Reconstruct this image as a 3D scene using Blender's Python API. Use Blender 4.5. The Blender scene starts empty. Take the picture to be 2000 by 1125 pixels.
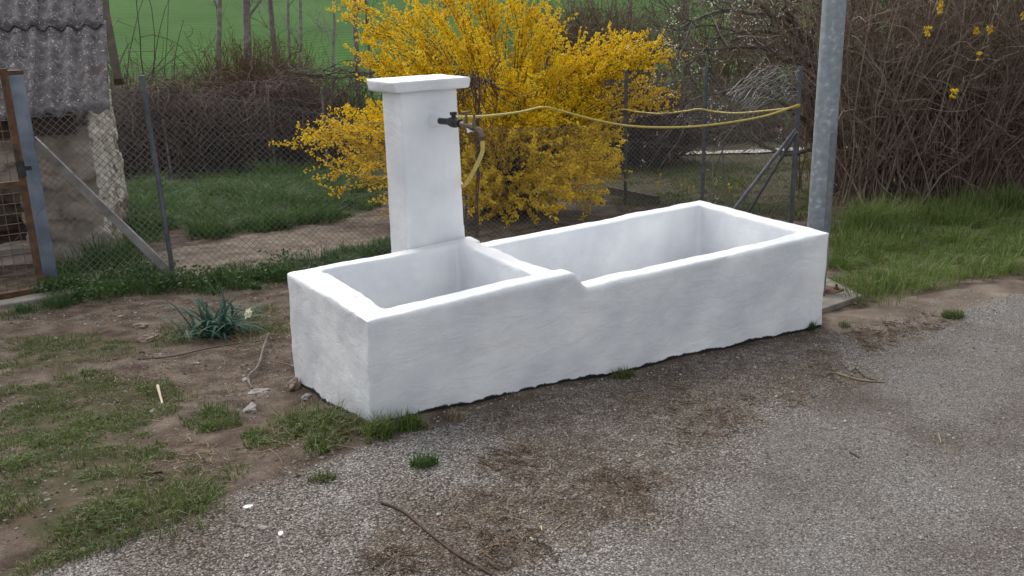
import bpy, bmesh, math, random
import numpy as np
from mathutils import Vector, noise as mnoise
R = math.radians
scene = bpy.context.scene
COL = scene.collection
rng = np.random.default_rng(7)
random.seed(7)

# ------------------------------------------------------------------ camera
CAM = np.array([-1.3058, -3.0539, 1.5932]); FPX = 1698.6
PITCH, ROLL, YAW = .302, -.0335, .5794
cp, sp, cy, sy = math.cos(PITCH), math.sin(PITCH), math.cos(YAW), math.sin(YAW)
FWD = np.array([sy*cp, cy*cp, -sp]); RGT = np.array([cy, -sy, 0.]); UP = np.cross(RGT, FWD)
CR = math.cos(ROLL)*RGT + math.sin(ROLL)*UP; CU = -math.sin(ROLL)*RGT + math.cos(ROLL)*UP
cam = bpy.data.cameras.new('camera'); camo = bpy.data.objects.new('camera', cam); COL.objects.link(camo)
cam.sensor_width = 36; cam.lens = 36*FPX/2000; cam.clip_start = .05; cam.clip_end = 3000
from mathutils import Matrix
camo.matrix_world = Matrix(((CR[0], CU[0], -FWD[0], CAM[0]), (CR[1], CU[1], -FWD[1], CAM[1]), (CR[2], CU[2], -FWD[2], CAM[2]), (0, 0, 0, 1)))
scene.camera = camo

# ------------------------------------------------------------------ light
SUN_EL, SUN_AZ = R(44), R(4)      # azimuth from +y towards +x
world = bpy.data.worlds.new('World'); scene.world = world; world.use_nodes = True
wn, wl = world.node_tree.nodes, world.node_tree.links
sky = wn.new('ShaderNodeTexSky'); sky.sky_type = 'NISHITA'; sky.sun_disc = False
sky.sun_elevation = SUN_EL; sky.sun_rotation = SUN_AZ; sky.dust_density = 3.0; sky.ozone_density = 1.0
hs = wn.new('ShaderNodeHueSaturation'); hs.inputs['Saturation'].default_value = .22
wl.new(sky.outputs[0], hs.inputs['Color']); wl.new(hs.outputs[0], wn['Background'].inputs[0])
wn['Background'].inputs[1].default_value = .15
sl = bpy.data.lights.new('sun', 'SUN'); sl.energy = .6; sl.angle = R(50); sl.color = (1, .96, .9)
so = bpy.data.objects.new('sun', sl); COL.objects.link(so)
sd = Vector((math.sin(SUN_AZ)*math.cos(SUN_EL), math.cos(SUN_AZ)*math.cos(SUN_EL), math.sin(SUN_EL)))
so.rotation_euler = sd.to_track_quat('Z', 'Y').to_euler(); so.location = (5, 10, 12)
scene.view_settings.view_transform = 'Standard'; scene.view_settings.look = 'None'
scene.view_settings.gamma = 1; scene.view_settings.exposure = 0.88
scene.cycles.max_bounces = 6; scene.cycles.transparent_max_bounces = 6

# ------------------------------------------------------------------ ground shape and survey helpers
def sstep(t): t = np.clip(t, 0, 1); return t*t*(3-2*t)
def G(x, y):
    x = np.asarray(x, float); y = np.asarray(y, float)
    zy = np.where(y < 0, -.02*y, np.where(y < 1.2, -.16*y, -.192-.06*(np.clip(y, 1.2, 16)-1.2)))
    s = (x+1.3)*.547+(y+3.05)*.837
    return -.0766*np.clip(x, -4, 3.5)-.03*np.clip(x-3.5, 0, 8)+zy+np.clip(s-30, 0, None)*.16
def ray(u, v): return (u-1000)/FPX*CR-(v-562.5)/FPX*CU+FWD
def gp(u, v, h=0.):
    """survey: the ground point seen at photo pixel u, v"""
    w = ray(u, v); t = np.arange(1., 160, .01); P = CAM+t[:, None]*w
    k = np.argmax(P[:, 2]-h < G(P[:, 0], P[:, 1])); return P[k]
def pz(u, v, z): w = ray(u, v); return CAM+w*(z-CAM[2])/w[2]
def pl(u, v, p, n):
    w = ray(u, v); n = np.asarray(n, float); return CAM+w*((np.asarray(p)-CAM)@n)/(w@n)
def pd(u, v, d): return CAM+ray(u, v)*d
def onG(x, y, dz=0): return np.array([x, y, float(G(x, y))+dz])

def vnoise(x, y, seed=0):
    x = np.asarray(x, float); y = np.asarray(y, float)
    xi = np.floor(x).astype(np.int64); yi = np.floor(y).astype(np.int64); fx = x-xi; fy = y-yi
    def h(a, b):
        n = (a*374761393+b*668265263+seed*974711) & 0x7fffffff
        n = ((n ^ (n >> 13))*1274126177) & 0x7fffffff
        return ((n ^ (n >> 16)) & 0xffff)/65535.
    ux = fx*fx*(3-2*fx); uy = fy*fy*(3-2*fy)
    return (h(xi, yi)*(1-ux)+h(xi+1, yi)*ux)*(1-uy)+(h(xi, yi+1)*(1-ux)+h(xi+1, yi+1)*ux)*uy
def fbm(x, y, seed=0, o=4):
    s = 0; a = .5; t = 0
    for k in range(o): s = s+a*vnoise(x*2**k, y*2**k, seed+k*17); t += a; a *= .55
    return s/t

# ------------------------------------------------------------------ object helpers
def tag(o, label=None, cat=None, group=None, kind=None):
    if label: o['label'] = label
    if cat: o['category'] = cat
    if group: o['group'] = group
    if kind: o['kind'] = kind
    return o
def link(name, me, parent=None):
    o = bpy.data.objects.new(name, me); COL.objects.link(o)
    if parent: 
        o.parent = parent
        o.matrix_parent_inverse = Matrix.Translation(parent.location).inverted()
    return o
def empty(name, loc, label, cat, group=None):
    o = bpy.data.objects.new(name, None); COL.objects.link(o); o.location = [float(v) for v in loc]
    o.empty_display_size = .2
    return tag(o, label, cat, group)
class MB:
    """collects vertices and faces; build() links ONE mesh object"""
    def __init__(s): s.V = []; s.Q = []; s.T = []; s.mq = []; s.mt = []; s.n = 0
    def add(s, V, Q=None, T=None, m=0):
        V = np.asarray(V, float).reshape(-1, 3)
        if Q is not None and len(Q): Q = np.asarray(Q, np.int64).reshape(-1, 4)+s.n; s.Q.append(Q); s.mq.append(np.full(len(Q), m))
        if T is not None and len(T): T = np.asarray(T, np.int64).reshape(-1, 3)+s.n; s.T.append(T); s.mt.append(np.full(len(T), m))
        s.V.append(V); s.n += len(V); return s
    def mesh(s, name, smooth=False):
        V = np.concatenate(s.V); Q = np.concatenate(s.Q) if s.Q else np.zeros((0, 4), np.int64); T = np.concatenate(s.T) if s.T else np.zeros((0, 3), np.int64)
        me = bpy.data.meshes.new(name); me.vertices.add(len(V)); me.vertices.foreach_set('co', V.ravel().astype(np.float32))
        lv = np.concatenate([Q.ravel(), T.ravel()]); me.loops.add(len(lv)); me.loops.foreach_set('vertex_index', lv.astype(np.int32))
        nq, nt = len(Q), len(T); me.polygons.add(nq+nt)
        ls = np.concatenate([np.arange(nq)*4, nq*4+np.arange(nt)*3]); me.polygons.foreach_set('loop_start', ls.astype(np.int32))
        mi = np.concatenate(s.mq+s.mt).astype(np.int32); me.polygons.foreach_set('material_index', mi)
        me.polygons.foreach_set('use_smooth', np.full(nq+nt, smooth))
        me.update(calc_edges=True); return me
    def build(s, name, mats, parent=None, smooth=False):
        me = s.mesh(name, smooth)
        for m in (mats if isinstance(mats, (list, tuple)) else [mats]): me.materials.append(m)
        return link(name, me, parent)
    def hexa(s, bot, top, m=0):
        """bot, top: four corners each, same winding (counter-clockwise from above)"""
        V = [tuple(p) for p in bot]+[tuple(p) for p in top]
        return s.add(V, [(3, 2, 1, 0), (4, 5, 6, 7), (0, 1, 5, 4), (1, 2, 6, 5), (2, 3, 7, 6), (3, 0, 4, 7)], m=m)
    def box(s, c, sx, sy_, sz, rz=0, m=0):
        co, si = math.cos(rz), math.sin(rz); c = np.asarray(c)
        q = [(-1, -1), (1, -1), (1, 1), (-1, 1)]
        f = lambda z: [c+np.array([(a*sx*co-b*sy_*si)/2, (a*sx*si+b*sy_*co)/2, z*sz/2]) for a, b in q]
        return s.hexa(f(-1), f(1), m)
    def bar(s, a, b, w, h, up=(0, 0, 1), m=0):
        """a rectangular bar from a to b: w across, h along up"""
        a = np.asarray(a, float); b = np.asarray(b, float); t = (b-a)/np.linalg.norm(b-a)
        x = np.cross(t, up); x /= np.linalg.norm(x); y = np.cross(x, t)
        f = lambda p: [p-x*w/2-y*h/2, p+x*w/2-y*h/2, p+x*w/2+y*h/2, p-x*w/2+y*h/2]
        return s.hexa(f(a), f(b), m)
    def tube(s, pts, r, sides=10, m=0, caps=True):
        P = np.asarray(pts, float); r = np.broadcast_to(np.asarray(r, float), (len(P),))
        V, Q = tubes(P[None], r[None], sides, ref=None); s0 = s.n; s.add(V, Q, m=m)
        if caps:
            for k, i in ((0, 0), (1, len(P)-1)):
                ring = [i*sides+j for j in range(sides)]; c = V[ring].mean(0)
                T = [(sides, (j+1) % sides, j) if k == 0 else (sides, j, (j+1) % sides) for j in range(sides)]
                s.add(np.vstack([V[ring], c]), T=T, m=m)
        return s
def nrm(a): return a/np.maximum(np.linalg.norm(a, axis=-1, keepdims=True), 1e-9)
def tubes(P, r, sides=3, ref='rand'):
    """P (N,S,3), r (N,S) -> vertices, quads"""
    N, S = P.shape[:2]; T = nrm(np.gradient(P, axis=1))
    if ref == 'rand': ref_ = nrm(rng.normal(size=(N, 1, 3)))
    else:
        t0 = T[:, :1]; ref_ = np.where(np.abs(t0[..., 2:3]) < .8, np.array([0, 0, 1.]), np.array([1., 0, 0]))
        if S > 2:      # carry the frame along
            n = nrm(np.cross(T[:, 0], ref_[:, 0])); ns = [n]
            for k in range(1, S): n = nrm(n-T[:, k]*np.sum(n*T[:, k], -1, keepdims=True)); ns.append(n)
            n1 = np.stack(ns, 1); n2 = np.cross(T, n1); ref_ = None
    if ref_ is not None: n1 = nrm(np.cross(T, np.broadcast_to(ref_, T.shape))); n2 = np.cross(T, n1)
    a = np.arange(sides)*2*math.pi/sides
    V = P[:, :, None]+r[:, :, None, None]*(np.cos(a)[:, None]*n1[:, :, None]+np.sin(a)[:, None]*n2[:, :, None])
    base = np.arange(N)[:, None, None]*S*sides+np.arange(S-1)[None, :, None]*sides; j = np.arange(sides); j2 = (j+1) % sides
    Q = np.stack([base+j, base+j2, base+sides+j2, base+sides+j], -1)
    return V.reshape(-1, 3), Q.reshape(-1, 4)
def walk(P0, D0, L, S=6, wob=.2, grav=0.):
    P = np.array(P0, float); d = nrm(np.array(D0, float)); L = np.broadcast_to(L, (len(P),)); out = [P.copy()]
    for k in range(S):
        d = nrm(d+rng.normal(0, wob, d.shape)+np.array([0, 0, grav])); P = P+d*(L/S)[:, None]; out.append(P.copy())
    return np.stack(out, 1)
def shoots(P, n, t0, t1, spread, up=0.):
    """n random side-shoot origins and directions along paths P"""
    i = rng.integers(0, len(P), n); t = rng.uniform(t0, t1, n)*(P.shape[1]-1); k = np.minimum(t.astype(int), P.shape[1]-2); f = (t-k)[:, None]
    o = P[i, k]*(1-f)+P[i, k+1]*f; d = nrm(P[i, k+1]-P[i, k])
    return o, nrm(d+spread*nrm(rng.normal(size=(n, 3)))+np.array([0, 0, up])), i, t
def taper(n, S, r0, r1): 
    r0 = np.broadcast_to(r0, (n,)); r1 = np.broadcast_to(r1, (n,))
    return r0[:, None]+(r1-r0)[:, None]*np.linspace(0, 1, S)[None]
def bits(P, size, aspect=.4, k=2):
    """k small crossed petals / leaves at each point"""
    N = len(P)*k; C = np.repeat(P, k, 0); a = nrm(rng.normal(size=(N, 3))); b = nrm(np.cross(a, rng.normal(size=(N, 3))))
    s = (size*rng.uniform(.7, 1.25, N))[:, None]; a = a*s/2; b = b*s/2*aspect
    V = np.stack([C-a, C+b-a*.1, C+a, C-b-a*.1], 1).reshape(-1, 3); Q = np.arange(N*4).reshape(-1, 4)
    return V, Q
def blades(P, h, w, lean=.5, dirs=None):
    N = len(P); h = np.broadcast_to(h, (N,))[:, None]; w = np.broadcast_to(w, (N,))[:, None]
    a = rng.uniform(0, 2*math.pi, N); l = np.stack([np.cos(a), np.sin(a), 0*a], 1) if dirs is None else dirs
    side = np.stack([-l[:, 1], l[:, 0], 0*a], 1)
    tw = rng.uniform(-1, 1, (N, 1)); side = nrm(side+l*tw)
    k = rng.uniform(.15, 1, (N, 1))*lean; z = np.array([0, 0, 1.])
    p1 = P+z*h*.5+l*h*k*.22; p2 = P+z*h*(1-.35*k)+l*h*k*.8
    V = np.stack([P-side*w/2, P+side*w/2, p1+side*w*.42, p1-side*w*.42, p2], 1).reshape(-1, 3)
    b = np.arange(N)*5
    return V, np.stack([b, b+1, b+2, b+3], 1), np.stack([b+3, b+2, b+4], 1)

# ------------------------------------------------------------------ materials
def mk(name, cols, scale=8., rough=.8, bump=0., bscale=60., metal=0., spec=.3, island=None, island_mix=.6, detail=6., trans=0., stops=None, tri=None):
    m = bpy.data.materials.new(name); m.use_nodes = True; nt = m.node_tree; n, l = nt.nodes, nt.links; b = n['Principled BSDF']
    b.inputs['Roughness'].default_value = rough; b.inputs['Metallic'].default_value = metal; b.inputs['Specular IOR Level'].default_value = spec
    tc = n.new('ShaderNodeTexCoord'); nz = n.new('ShaderNodeTexNoise'); nz.inputs['Scale'].default_value = scale; nz.inputs['Detail'].default_value = detail
    l.new(tc.outputs['Object'], nz.inputs['Vector'])
    cr = n.new('ShaderNodeValToRGB'); e = cr.color_ramp.elements
    st = stops or list(np.linspace(.3, .7, len(cols))) if len(cols) > 1 else [0.]
    while len(e) < len(cols): e.new(.5)
    for i, c in enumerate(cols): e[i].position = st[i]; e[i].color = (*c, 1)
    if len(cols) == 1: e[1].color = (*cols[0], 1)
    l.new(nz.outputs['Fac'], cr.inputs['Fac']); out = cr.outputs['Color']
    if island:
        g = n.new('ShaderNodeNewGeometry'); c2 = n.new('ShaderNodeValToRGB'); e2 = c2.color_ramp.elements
        while len(e2) < len(island): e2.new(.5)
        for i, c in enumerate(island): e2[i].position = i/max(1, len(island)-1); e2[i].color = (*c, 1)
        l.new(g.outputs['Random Per Island'], c2.inputs['Fac']); mx = n.new('ShaderNodeMix'); mx.data_type = 'RGBA'; mx.inputs['Factor'].default_value = island_mix
        l.new(out, mx.inputs[6]); l.new(c2.outputs['Color'], mx.inputs[7]); out = mx.outputs[2]
    l.new(out, b.inputs['Base Color'])
    if bump:
        n2 = n.new('ShaderNodeTexNoise'); n2.inputs['Scale'].default_value = bscale; n2.inputs['Detail'].default_value = 5
        l.new(tc.outputs['Object'], n2.inputs['Vector']); bp = n.new('ShaderNodeBump'); bp.inputs['Strength'].default_value = bump; bp.inputs['Distance'].default_value = .01
        l.new(n2.outputs['Fac'], bp.inputs['Height']); l.new(bp.outputs[0], b.inputs['Normal'])
    if trans:
        t = n.new('ShaderNodeBsdfTranslucent'); ms = n.new('ShaderNodeMixShader'); ms.inputs[0].default_value = trans
        l.new(out, t.inputs[0]); l.new(b.outputs[0], ms.inputs[1]); l.new(t.outputs[0], ms.inputs[2]); l.new(ms.outputs[0], n['Material Output'].inputs[0])
    return m
M = {}
M['galv'] = mk('galvanised steel', [(.19, .225, .25), (.235, .27, .295), (.28, .31, .335), (.46, .49, .51)], 26, .45, .08, 90, .4, .5, stops=[.3, .48, .60, .72])
M['galv_door'] = mk('galvanised door', [(.13, .15, .17), (.17, .195, .215), (.23, .25, .27)], 20, .45, .08, 90, .4, .5)
M['galv_post'] = mk('weathered galvanised post', [(.115, .14, .185), (.175, .205, .26), (.24, .27, .32)], 7, .5, .1, 60, .35)
M['strut'] = mk('weathered angle iron', [(.12, .105, .09), (.19, .18, .17), (.27, .26, .255)], 7, .6, .2, 60, .1)
M['grey_tube'] = mk('grey fence tube', [(.075, .08, .095), (.13, .14, .155)], 14, .55, .05, 60, .4)
M['wire'] = mk('fence wire', [(.11, .108, .105), (.19, .188, .18)], 3, .75, 0, 1, 0., .15)
M['wire_pale'] = mk('pale fence wire', [(.34, .35, .36), (.5, .5, .5)], 3, .45, 0, 1, .4)
M['rust'] = mk('rusty steel', [(.05, .036, .029), (.105, .06, .036), (.17, .085, .045)], 16, .85, .3, 90)
M['rust_mesh'] = mk('rusty wire mesh', [(.10, .06, .045), (.19, .13, .10)], 16, .8)
M['twig_dark'] = mk('dark vine twigs', [(.05, .034, .030), (.095, .064, .054)], 3, .9, island=[(.04, .027, .024), (.075, .05, .043), (.125, .085, .07), (.22, .17, .14)])
M['twig_brown'] = mk('brown twigs', [(.12, .083, .062), (.20, .145, .11)], 3, .9, island=[(.085, .058, .044), (.16, .112, .086), (.25, .185, .145), (.42, .35, .29)])
M['twig_red'] = mk('reddish vine strands', [(.10, .065, .055), (.17, .115, .095)], 3, .9, island=[(.07, .045, .04), (.13, .088, .075), (.20, .145, .12), (.34, .27, .22)])
M['twig_rust'] = mk('russet twigs', [(.09, .05, .028), (.15, .09, .05)], 3, .9, island=[(.07, .04, .022), (.12, .075, .04), (.19, .13, .07)])
M['twig_tan'] = mk('tan dead twigs', [(.13, .095, .062), (.20, .15, .10)], 3, .9, island=[(.09, .065, .042), (.16, .12, .08), (.26, .20, .14)])
M['twig_olive'] = mk('budding twigs', [(.07, .065, .03), (.11, .10, .045)], 3, .9, island=[(.05, .045, .025), (.09, .085, .04), (.14, .13, .06)])
M['bark'] = mk('grey brown bark', [(.075, .06, .052), (.13, .108, .092), (.20, .17, .15)], 10, .9, .6, 40)
M['bark_mid'] = mk('mid grey bark', [(.11, .09, .08), (.18, .155, .135), (.26, .23, .205)], 9, .9, .4, 30)
M['bark_pale'] = mk('pale grey bark', [(.12, .105, .095), (.21, .19, .17), (.32, .30, .27)], 9, .9, .4, 30)
M['bark_red'] = mk('red brown bark', [(.055, .035, .026), (.10, .062, .046)], 8, .85, .4, 40)
M['stem_y'] = mk('forsythia stems', [(.06, .036, .018), (.11, .07, .035)], 6, .85, island=[(.05, .03, .016), (.10, .065, .03)])
M['yellow'] = mk('yellow petals', [(.80, .53, .010), (.88, .65, .02)], 2.5, .6, island=[(.68, .43, .006), (.88, .65, .014), (.93, .78, .06)], island_mix=.7, trans=.3)
M['white_fl'] = mk('white blossom petals', [(.75, .72, .66), (.82, .8, .76)], 5, .6, trans=.3)
M['grass_lush'] = mk('lush grass blades', [(.036, .08, .014), (.07, .14, .025)], 2.2, .65, island=[(.028, .062, .013), (.06, .125, .024), (.11, .19, .042)], island_mix=.55, trans=.35)
M['grass_short'] = mk('short lawn blades', [(.05, .08, .016), (.09, .12, .028)], 2.5, .6, island=[(.045, .085, .017), (.09, .14, .028), (.13, .17, .042), (.24, .20, .10)], island_mix=.6, trans=.3)
M['grass_verge'] = mk('verge grass blades', [(.07, .115, .022), (.12, .165, .038)], 1.8, .55, island=[(.055, .10, .02), (.105, .17, .034), (.16, .23, .055), (.30, .25, .13)], island_mix=.6, trans=.35)
M['weed'] = mk('weed leaves', [(.035, .075, .02), (.06, .115, .03)], 4, .6, island=[(.03, .065, .018), (.06, .11, .03), (.10, .15, .05)], trans=.3)
M['bark_litter'] = mk('bark litter', [(.07, .045, .03), (.12, .08, .055)], 4, .9, island=[(.05, .032, .022), (.09, .058, .038), (.15, .10, .065), (.26, .19, .125)])
M['straw'] = mk('dry straw', [(.19, .14, .08), (.30, .23, .14)], 4, .8, island=[(.12, .085, .05), (.22, .165, .095), (.34, .27, .17)])
M['daff'] = mk('blue green leaves', [(.035, .085, .058), (.065, .13, .092)], 6, .7, island=[(.03, .075, .05), (.06, .12, .088), (.10, .17, .13)], spec=.1, trans=.15)
M['hose'] = mk('dusty yellow hose', [(.36, .275, .05), (.52, .42, .10), (.40, .31, .08)], 30, .45)
M['brass'] = mk('tarnished brass', [(.10, .08, .055), (.20, .16, .11)], 30, .4, .1, 80, .7)
M['iron'] = mk('dark iron pipe', [(.025, .024, .025), (.06, .058, .06)], 25, .5, .15, 70, .5)
M['concrete'] = mk('old concrete', [(.11, .098, .083), (.175, .16, .138), (.24, .22, .195)], 7, .9, .5, 60)
M['stone'] = mk('pale stone', [(.18, .165, .15), (.32, .30, .275)], 14, .85, .4, 60)
M['stone_brown'] = mk('brown stone', [(.14, .105, .075), (.26, .20, .15)], 14, .85, .4, 60)
M['wood'] = mk('weathered timber', [(.055, .042, .034), (.12, .095, .075)], 8, .9, .4, 50)
M['wood_dark'] = mk('dark timber', [(.028, .019, .015), (.06, .042, .032)], 8, .9, .4, 50)
M['wood_pale'] = mk('pale split wood', [(.42, .34, .23), (.55, .46, .33)], 14, .8)
M['paint_flake'] = mk('white paint flake', [(.72, .72, .72), (.8, .8, .8)], 14, .5)
M['dandelion'] = mk('dandelion heads', [(.75, .55, .03)], 4, .7)

# white lime paint: raised brush marks, unpainted tar line at the foot
def white_paint():
    m = bpy.data.materials.new('fresh white paint'); m.use_nodes = True; nt = m.node_tree; n, l = nt.nodes, nt.links; b = n['Principled BSDF']
    tc = n.new('ShaderNodeTexCoord'); nz = n.new('ShaderNodeTexNoise'); nz.inputs['Scale'].default_value = 3.; nz.inputs['Detail'].default_value = 7
    l.new(tc.outputs['Object'], nz.inputs['Vector'])
    cr = n.new('ShaderNodeValToRGB'); cr.color_ramp.elements[0].position = .3; cr.color_ramp.elements[0].color = (.60, .62, .655, 1)
    cr.color_ramp.elements[1].position = .66; cr.color_ramp.elements[1].color = (.80, .805, .81, 1); l.new(nz.outputs['Fac'], cr.inputs[0])
    at = n.new('ShaderNodeAttribute'); at.attribute_name = 'foot'
    n3 = n.new('ShaderNodeTexNoise'); n3.inputs['Scale'].default_value = 8; n3.inputs['Detail'].default_value = 9; n3.inputs['Roughness'].default_value = .72; l.new(tc.outputs['Object'], n3.inputs['Vector'])
    ad = n.new('ShaderNodeMath'); ad.operation = 'MULTIPLY_ADD'; ad.inputs[1].default_value = .06; ad.inputs[2].default_value = -.030; l.new(n3.outputs['Fac'], ad.inputs[0])
    a2 = n.new('ShaderNodeMath'); a2.operation = 'ADD'; l.new(at.outputs['Fac'], a2.inputs[0]); l.new(ad.outputs[0], a2.inputs[1])
    rp = n.new('ShaderNodeMapRange'); rp.inputs['From Min'].default_value = .013; rp.inputs['From Max'].default_value = .018; l.new(a2.outputs[0], rp.inputs['Value'])
    mx = n.new('ShaderNodeMix'); mx.data_type = 'RGBA'; mx.inputs[6].default_value = (.018, .018, .02, 1); l.new(rp.outputs[0], mx.inputs[0]); l.new(cr.outputs[0], mx.inputs[7])
    # tiny specks where grit shows through
    v = n.new('ShaderNodeTexVoronoi'); v.inputs['Scale'].default_value = 26; l.new(tc.outputs['Object'], v.inputs['Vector'])
    lt = n.new('ShaderNodeMath'); lt.operation = 'LESS_THAN'; lt.inputs[1].default_value = .055; l.new(v.outputs['Distance'], lt.inputs[0])
    n6 = n.new('ShaderNodeTexNoise'); n6.inputs['Scale'].default_value = 9; l.new(tc.outputs['Object'], n6.inputs['Vector'])
    g6 = n.new('ShaderNodeMath'); g6.operation = 'GREATER_THAN'; g6.inputs[1].default_value = .63; l.new(n6.outputs['Fac'], g6.inputs[0])
    ml = n.new('ShaderNodeMath'); ml.operation = 'MULTIPLY'; l.new(lt.outputs[0], ml.inputs[0]); l.new(g6.outputs[0], ml.inputs[1])
    mx2 = n.new('ShaderNodeMix'); mx2.data_type = 'RGBA'; mx2.inputs[7].default_value = (.33, .31, .29, 1); l.new(ml.outputs[0], mx2.inputs[0]); l.new(mx.outputs[2], mx2.inputs[6])
    l.new(mx2.outputs[2], b.inputs['Base Color']); b.inputs['Roughness'].default_value = .38; b.inputs['Specular IOR Level'].default_value = .45
    # brush relief
    mp = n.new('ShaderNodeMapping'); mp.inputs['Scale'].default_value = (1, 1, 2.2); mp.inputs['Rotation'].default_value = (0, R(28), 0); l.new(tc.outputs['Object'], mp.inputs['Vector'])
    n4 = n.new('ShaderNodeTexNoise'); n4.inputs['Scale'].default_value = 6; n4.inputs['Detail'].default_value = 9; n4.inputs['Roughness'].default_value = .58; n4.inputs['Distortion'].default_value = 1.4; l.new(mp.outputs[0], n4.inputs['Vector'])
    bp = n.new('ShaderNodeBump'); bp.inputs['Strength'].default_value = .27; bp.inputs['Distance'].default_value = .02; l.new(n4.outputs['Fac'], bp.inputs['Height'])
    n5 = n.new('ShaderNodeTexNoise'); n5.inputs['Scale'].default_value = 90; n5.inputs['Detail'].default_value = 3; l.new(tc.outputs['Object'], n5.inputs['Vector'])
    bp2 = n.new('ShaderNodeBump'); bp2.inputs['Strength'].default_value = .2; bp2.inputs['Distance'].default_value = .006; l.new(n5.outputs['Fac'], bp2.inputs['Height']); l.new(bp.outputs[0], bp2.inputs['Normal'])
    l.new(bp2.outputs[0], b.inputs['Normal']); return m
M['white'] = white_paint()

# ground: soil, gravelly asphalt, turf and far field blended by painted zones ('road','soil','turf','field')
def ground_mat():
    m = bpy.data.materials.new('earth gravel and turf'); m.use_nodes = True; nt = m.node_tree; n, l = nt.nodes, nt.links; b = n['Principled BSDF']
    b.inputs['Roughness'].default_value = .95; b.inputs['Specular IOR Level'].default_value = .06
    tc = n.new('ShaderNodeTexCoord')
    def noise(s, d=6, w=None):
        z = n.new('ShaderNodeTexNoise'); z.inputs['Scale'].default_value = s; z.inputs['Detail'].default_value = d; l.new(tc.outputs['Object'] if w is None else w, z.inputs['Vector']); return z.outputs['Fac']
    def ramp(f, cols, st):
        c = n.new('ShaderNodeValToRGB'); e = c.color_ramp.elements
        while len(e) < len(cols): e.new(.5)
        for i in range(len(cols)): e[i].position = st[i]; e[i].color = (*cols[i], 1)
        l.new(f, c.inputs[0]); return c.outputs[0]
    def mix(f, a, c):
        x = n.new('ShaderNodeMix'); x.data_type = 'RGBA'
        if isinstance(f, float): x.inputs[0].default_value = f
        else: l.new(f, x.inputs[0])
        l.new(a, x.inputs[6]); l.new(c, x.inputs[7]); return x.outputs[2]
    def mth(op, a, b_=None, c=None):
        x = n.new('ShaderNodeMath'); x.operation = op
        for i, q in enumerate((a, b_, c)):
            if q is None: continue
            if isinstance(q, (int, float)): x.inputs[i].default_value = q
            else: l.new(q, x.inputs[i])
        return x.outputs[0]
    def attr(nm): a = n.new('ShaderNodeAttribute'); a.attribute_name = nm; return a.outputs['Fac']
    def edge(nm, s=14, amt=.5):     # ragged edge for a zone
        x = mth('ADD', attr(nm), mth('MULTIPLY', mth('SUBTRACT', noise(s, 5), .5), amt))
        r = n.new('ShaderNodeMapRange'); r.inputs['From Min'].default_value = .38; r.inputs['From Max'].default_value = .62; l.new(x, r.inputs['Value']); return r.outputs[0]
    # aggregate
    v = n.new('ShaderNodeTexVoronoi'); v.inputs['Scale'].default_value = 150; l.new(tc.outputs['Object'], v.inputs['Vector'])
    sep = n.new('ShaderNodeSeparateColor'); l.new(v.outputs['Color'], sep.inputs[0])
    agg = ramp(sep.outputs[0], [(.075, .069, .064), (.15, .139, .129), (.215, .201, .188), (.29, .273, .255), (.46, .44, .415)], [0, .3, .6, .85, 1])
    gap = n.new('ShaderNodeMapRange'); gap.inputs['From Min'].default_value = .50; gap.inputs['From Max'].default_value = .72; l.new(v.outputs['Distance'], gap.inputs['Value'])
    bind = ramp(noise(3, 5), [(.030, .025, .021), (.05, .044, .039)], [.35, .65])
    road = mix(mth('MULTIPLY', gap.outputs[0], .8), agg, bind)
    v2 = n.new('ShaderNodeTexVoronoi'); v2.inputs['Scale'].default_value = 190; l.new(tc.outputs['Object'], v2.inputs['Vector'])
    s2 = n.new('ShaderNodeSeparateColor'); l.new(v2.outputs['Color'], s2.inputs[0])
    fine = ramp(s2.outputs[0], [(.06, .056, .053), (.11, .104, .099), (.165, .158, .151), (.27, .26, .25)], [0, .4, .75, 1])
    road = mix(edge('smooth', 4, .9), road, mix(.45, fine, road))
    stain = ramp(noise(1.6, 6), [(.62, .54, .46), (1, .97, .94), (1.12, 1.12, 1.12)], [.36, .55, .72])
    mm = n.new('ShaderNodeMix'); mm.data_type = 'RGBA'; mm.blend_type = 'MULTIPLY'; mm.inputs[0].default_value = .85; l.new(road, mm.inputs[6]); l.new(stain, mm.inputs[7]); road = mm.outputs[2]
    # soil washed over the gravel
    soil = ramp(noise(7, 9), [(.045, .032, .024), (.085, .064, .049), (.13, .101, .079), (.18, .145, .115)], [.28, .45, .6, .78])
    crumbs = ramp(sep.outputs[1], [(.7, .7, .7), (1, 1, 1), (1.7, 1.7, 1.7)], [.1, .6, 1])
    m2 = n.new('ShaderNodeMix'); m2.data_type = 'RGBA'; m2.blend_type = 'MULTIPLY'; m2.inputs[0].default_value = .5; l.new(soil, m2.inputs[6]); l.new(crumbs, m2.inputs[7]); soil = m2.outputs[2]
    dry = ramp(noise(5, 8), [(.105, .08, .062), (.165, .132, .105), (.23, .19, .155)], [.3, .5, .72])
    soil = mix(edge('dry', 6, .6), soil, dry)
    turf = ramp(noise(9, 8), [(.03, .034, .014), (.05, .05, .024), (.075, .064, .038), (.11, .085, .06)], [.28, .42, .55, .72])
    pale = mix(edge('wash', 5, .7), road, mix(.35, dry, road))
    tint = ramp(noise(16, 8), [(.40, .29, .20), (.66, .56, .46), (1, .95, .9)], [.38, .5, .64])
    m3 = n.new('ShaderNodeMix'); m3.data_type = 'RGBA'; m3.blend_type = 'MULTIPLY'; m3.inputs[0].default_value = 1; l.new(pale, m3.inputs[6]); l.new(tint, m3.inputs[7])
    muddy = mix(.22, m3.outputs[2], soil)
    road = mix(mth('MULTIPLY', edge('mud', 5, 1.6), .6), pale, muddy)
    c = mix(edge('road', 18, .5), soil, road)
    c = mix(edge('turf', 12, .7), c, turf)
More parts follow.
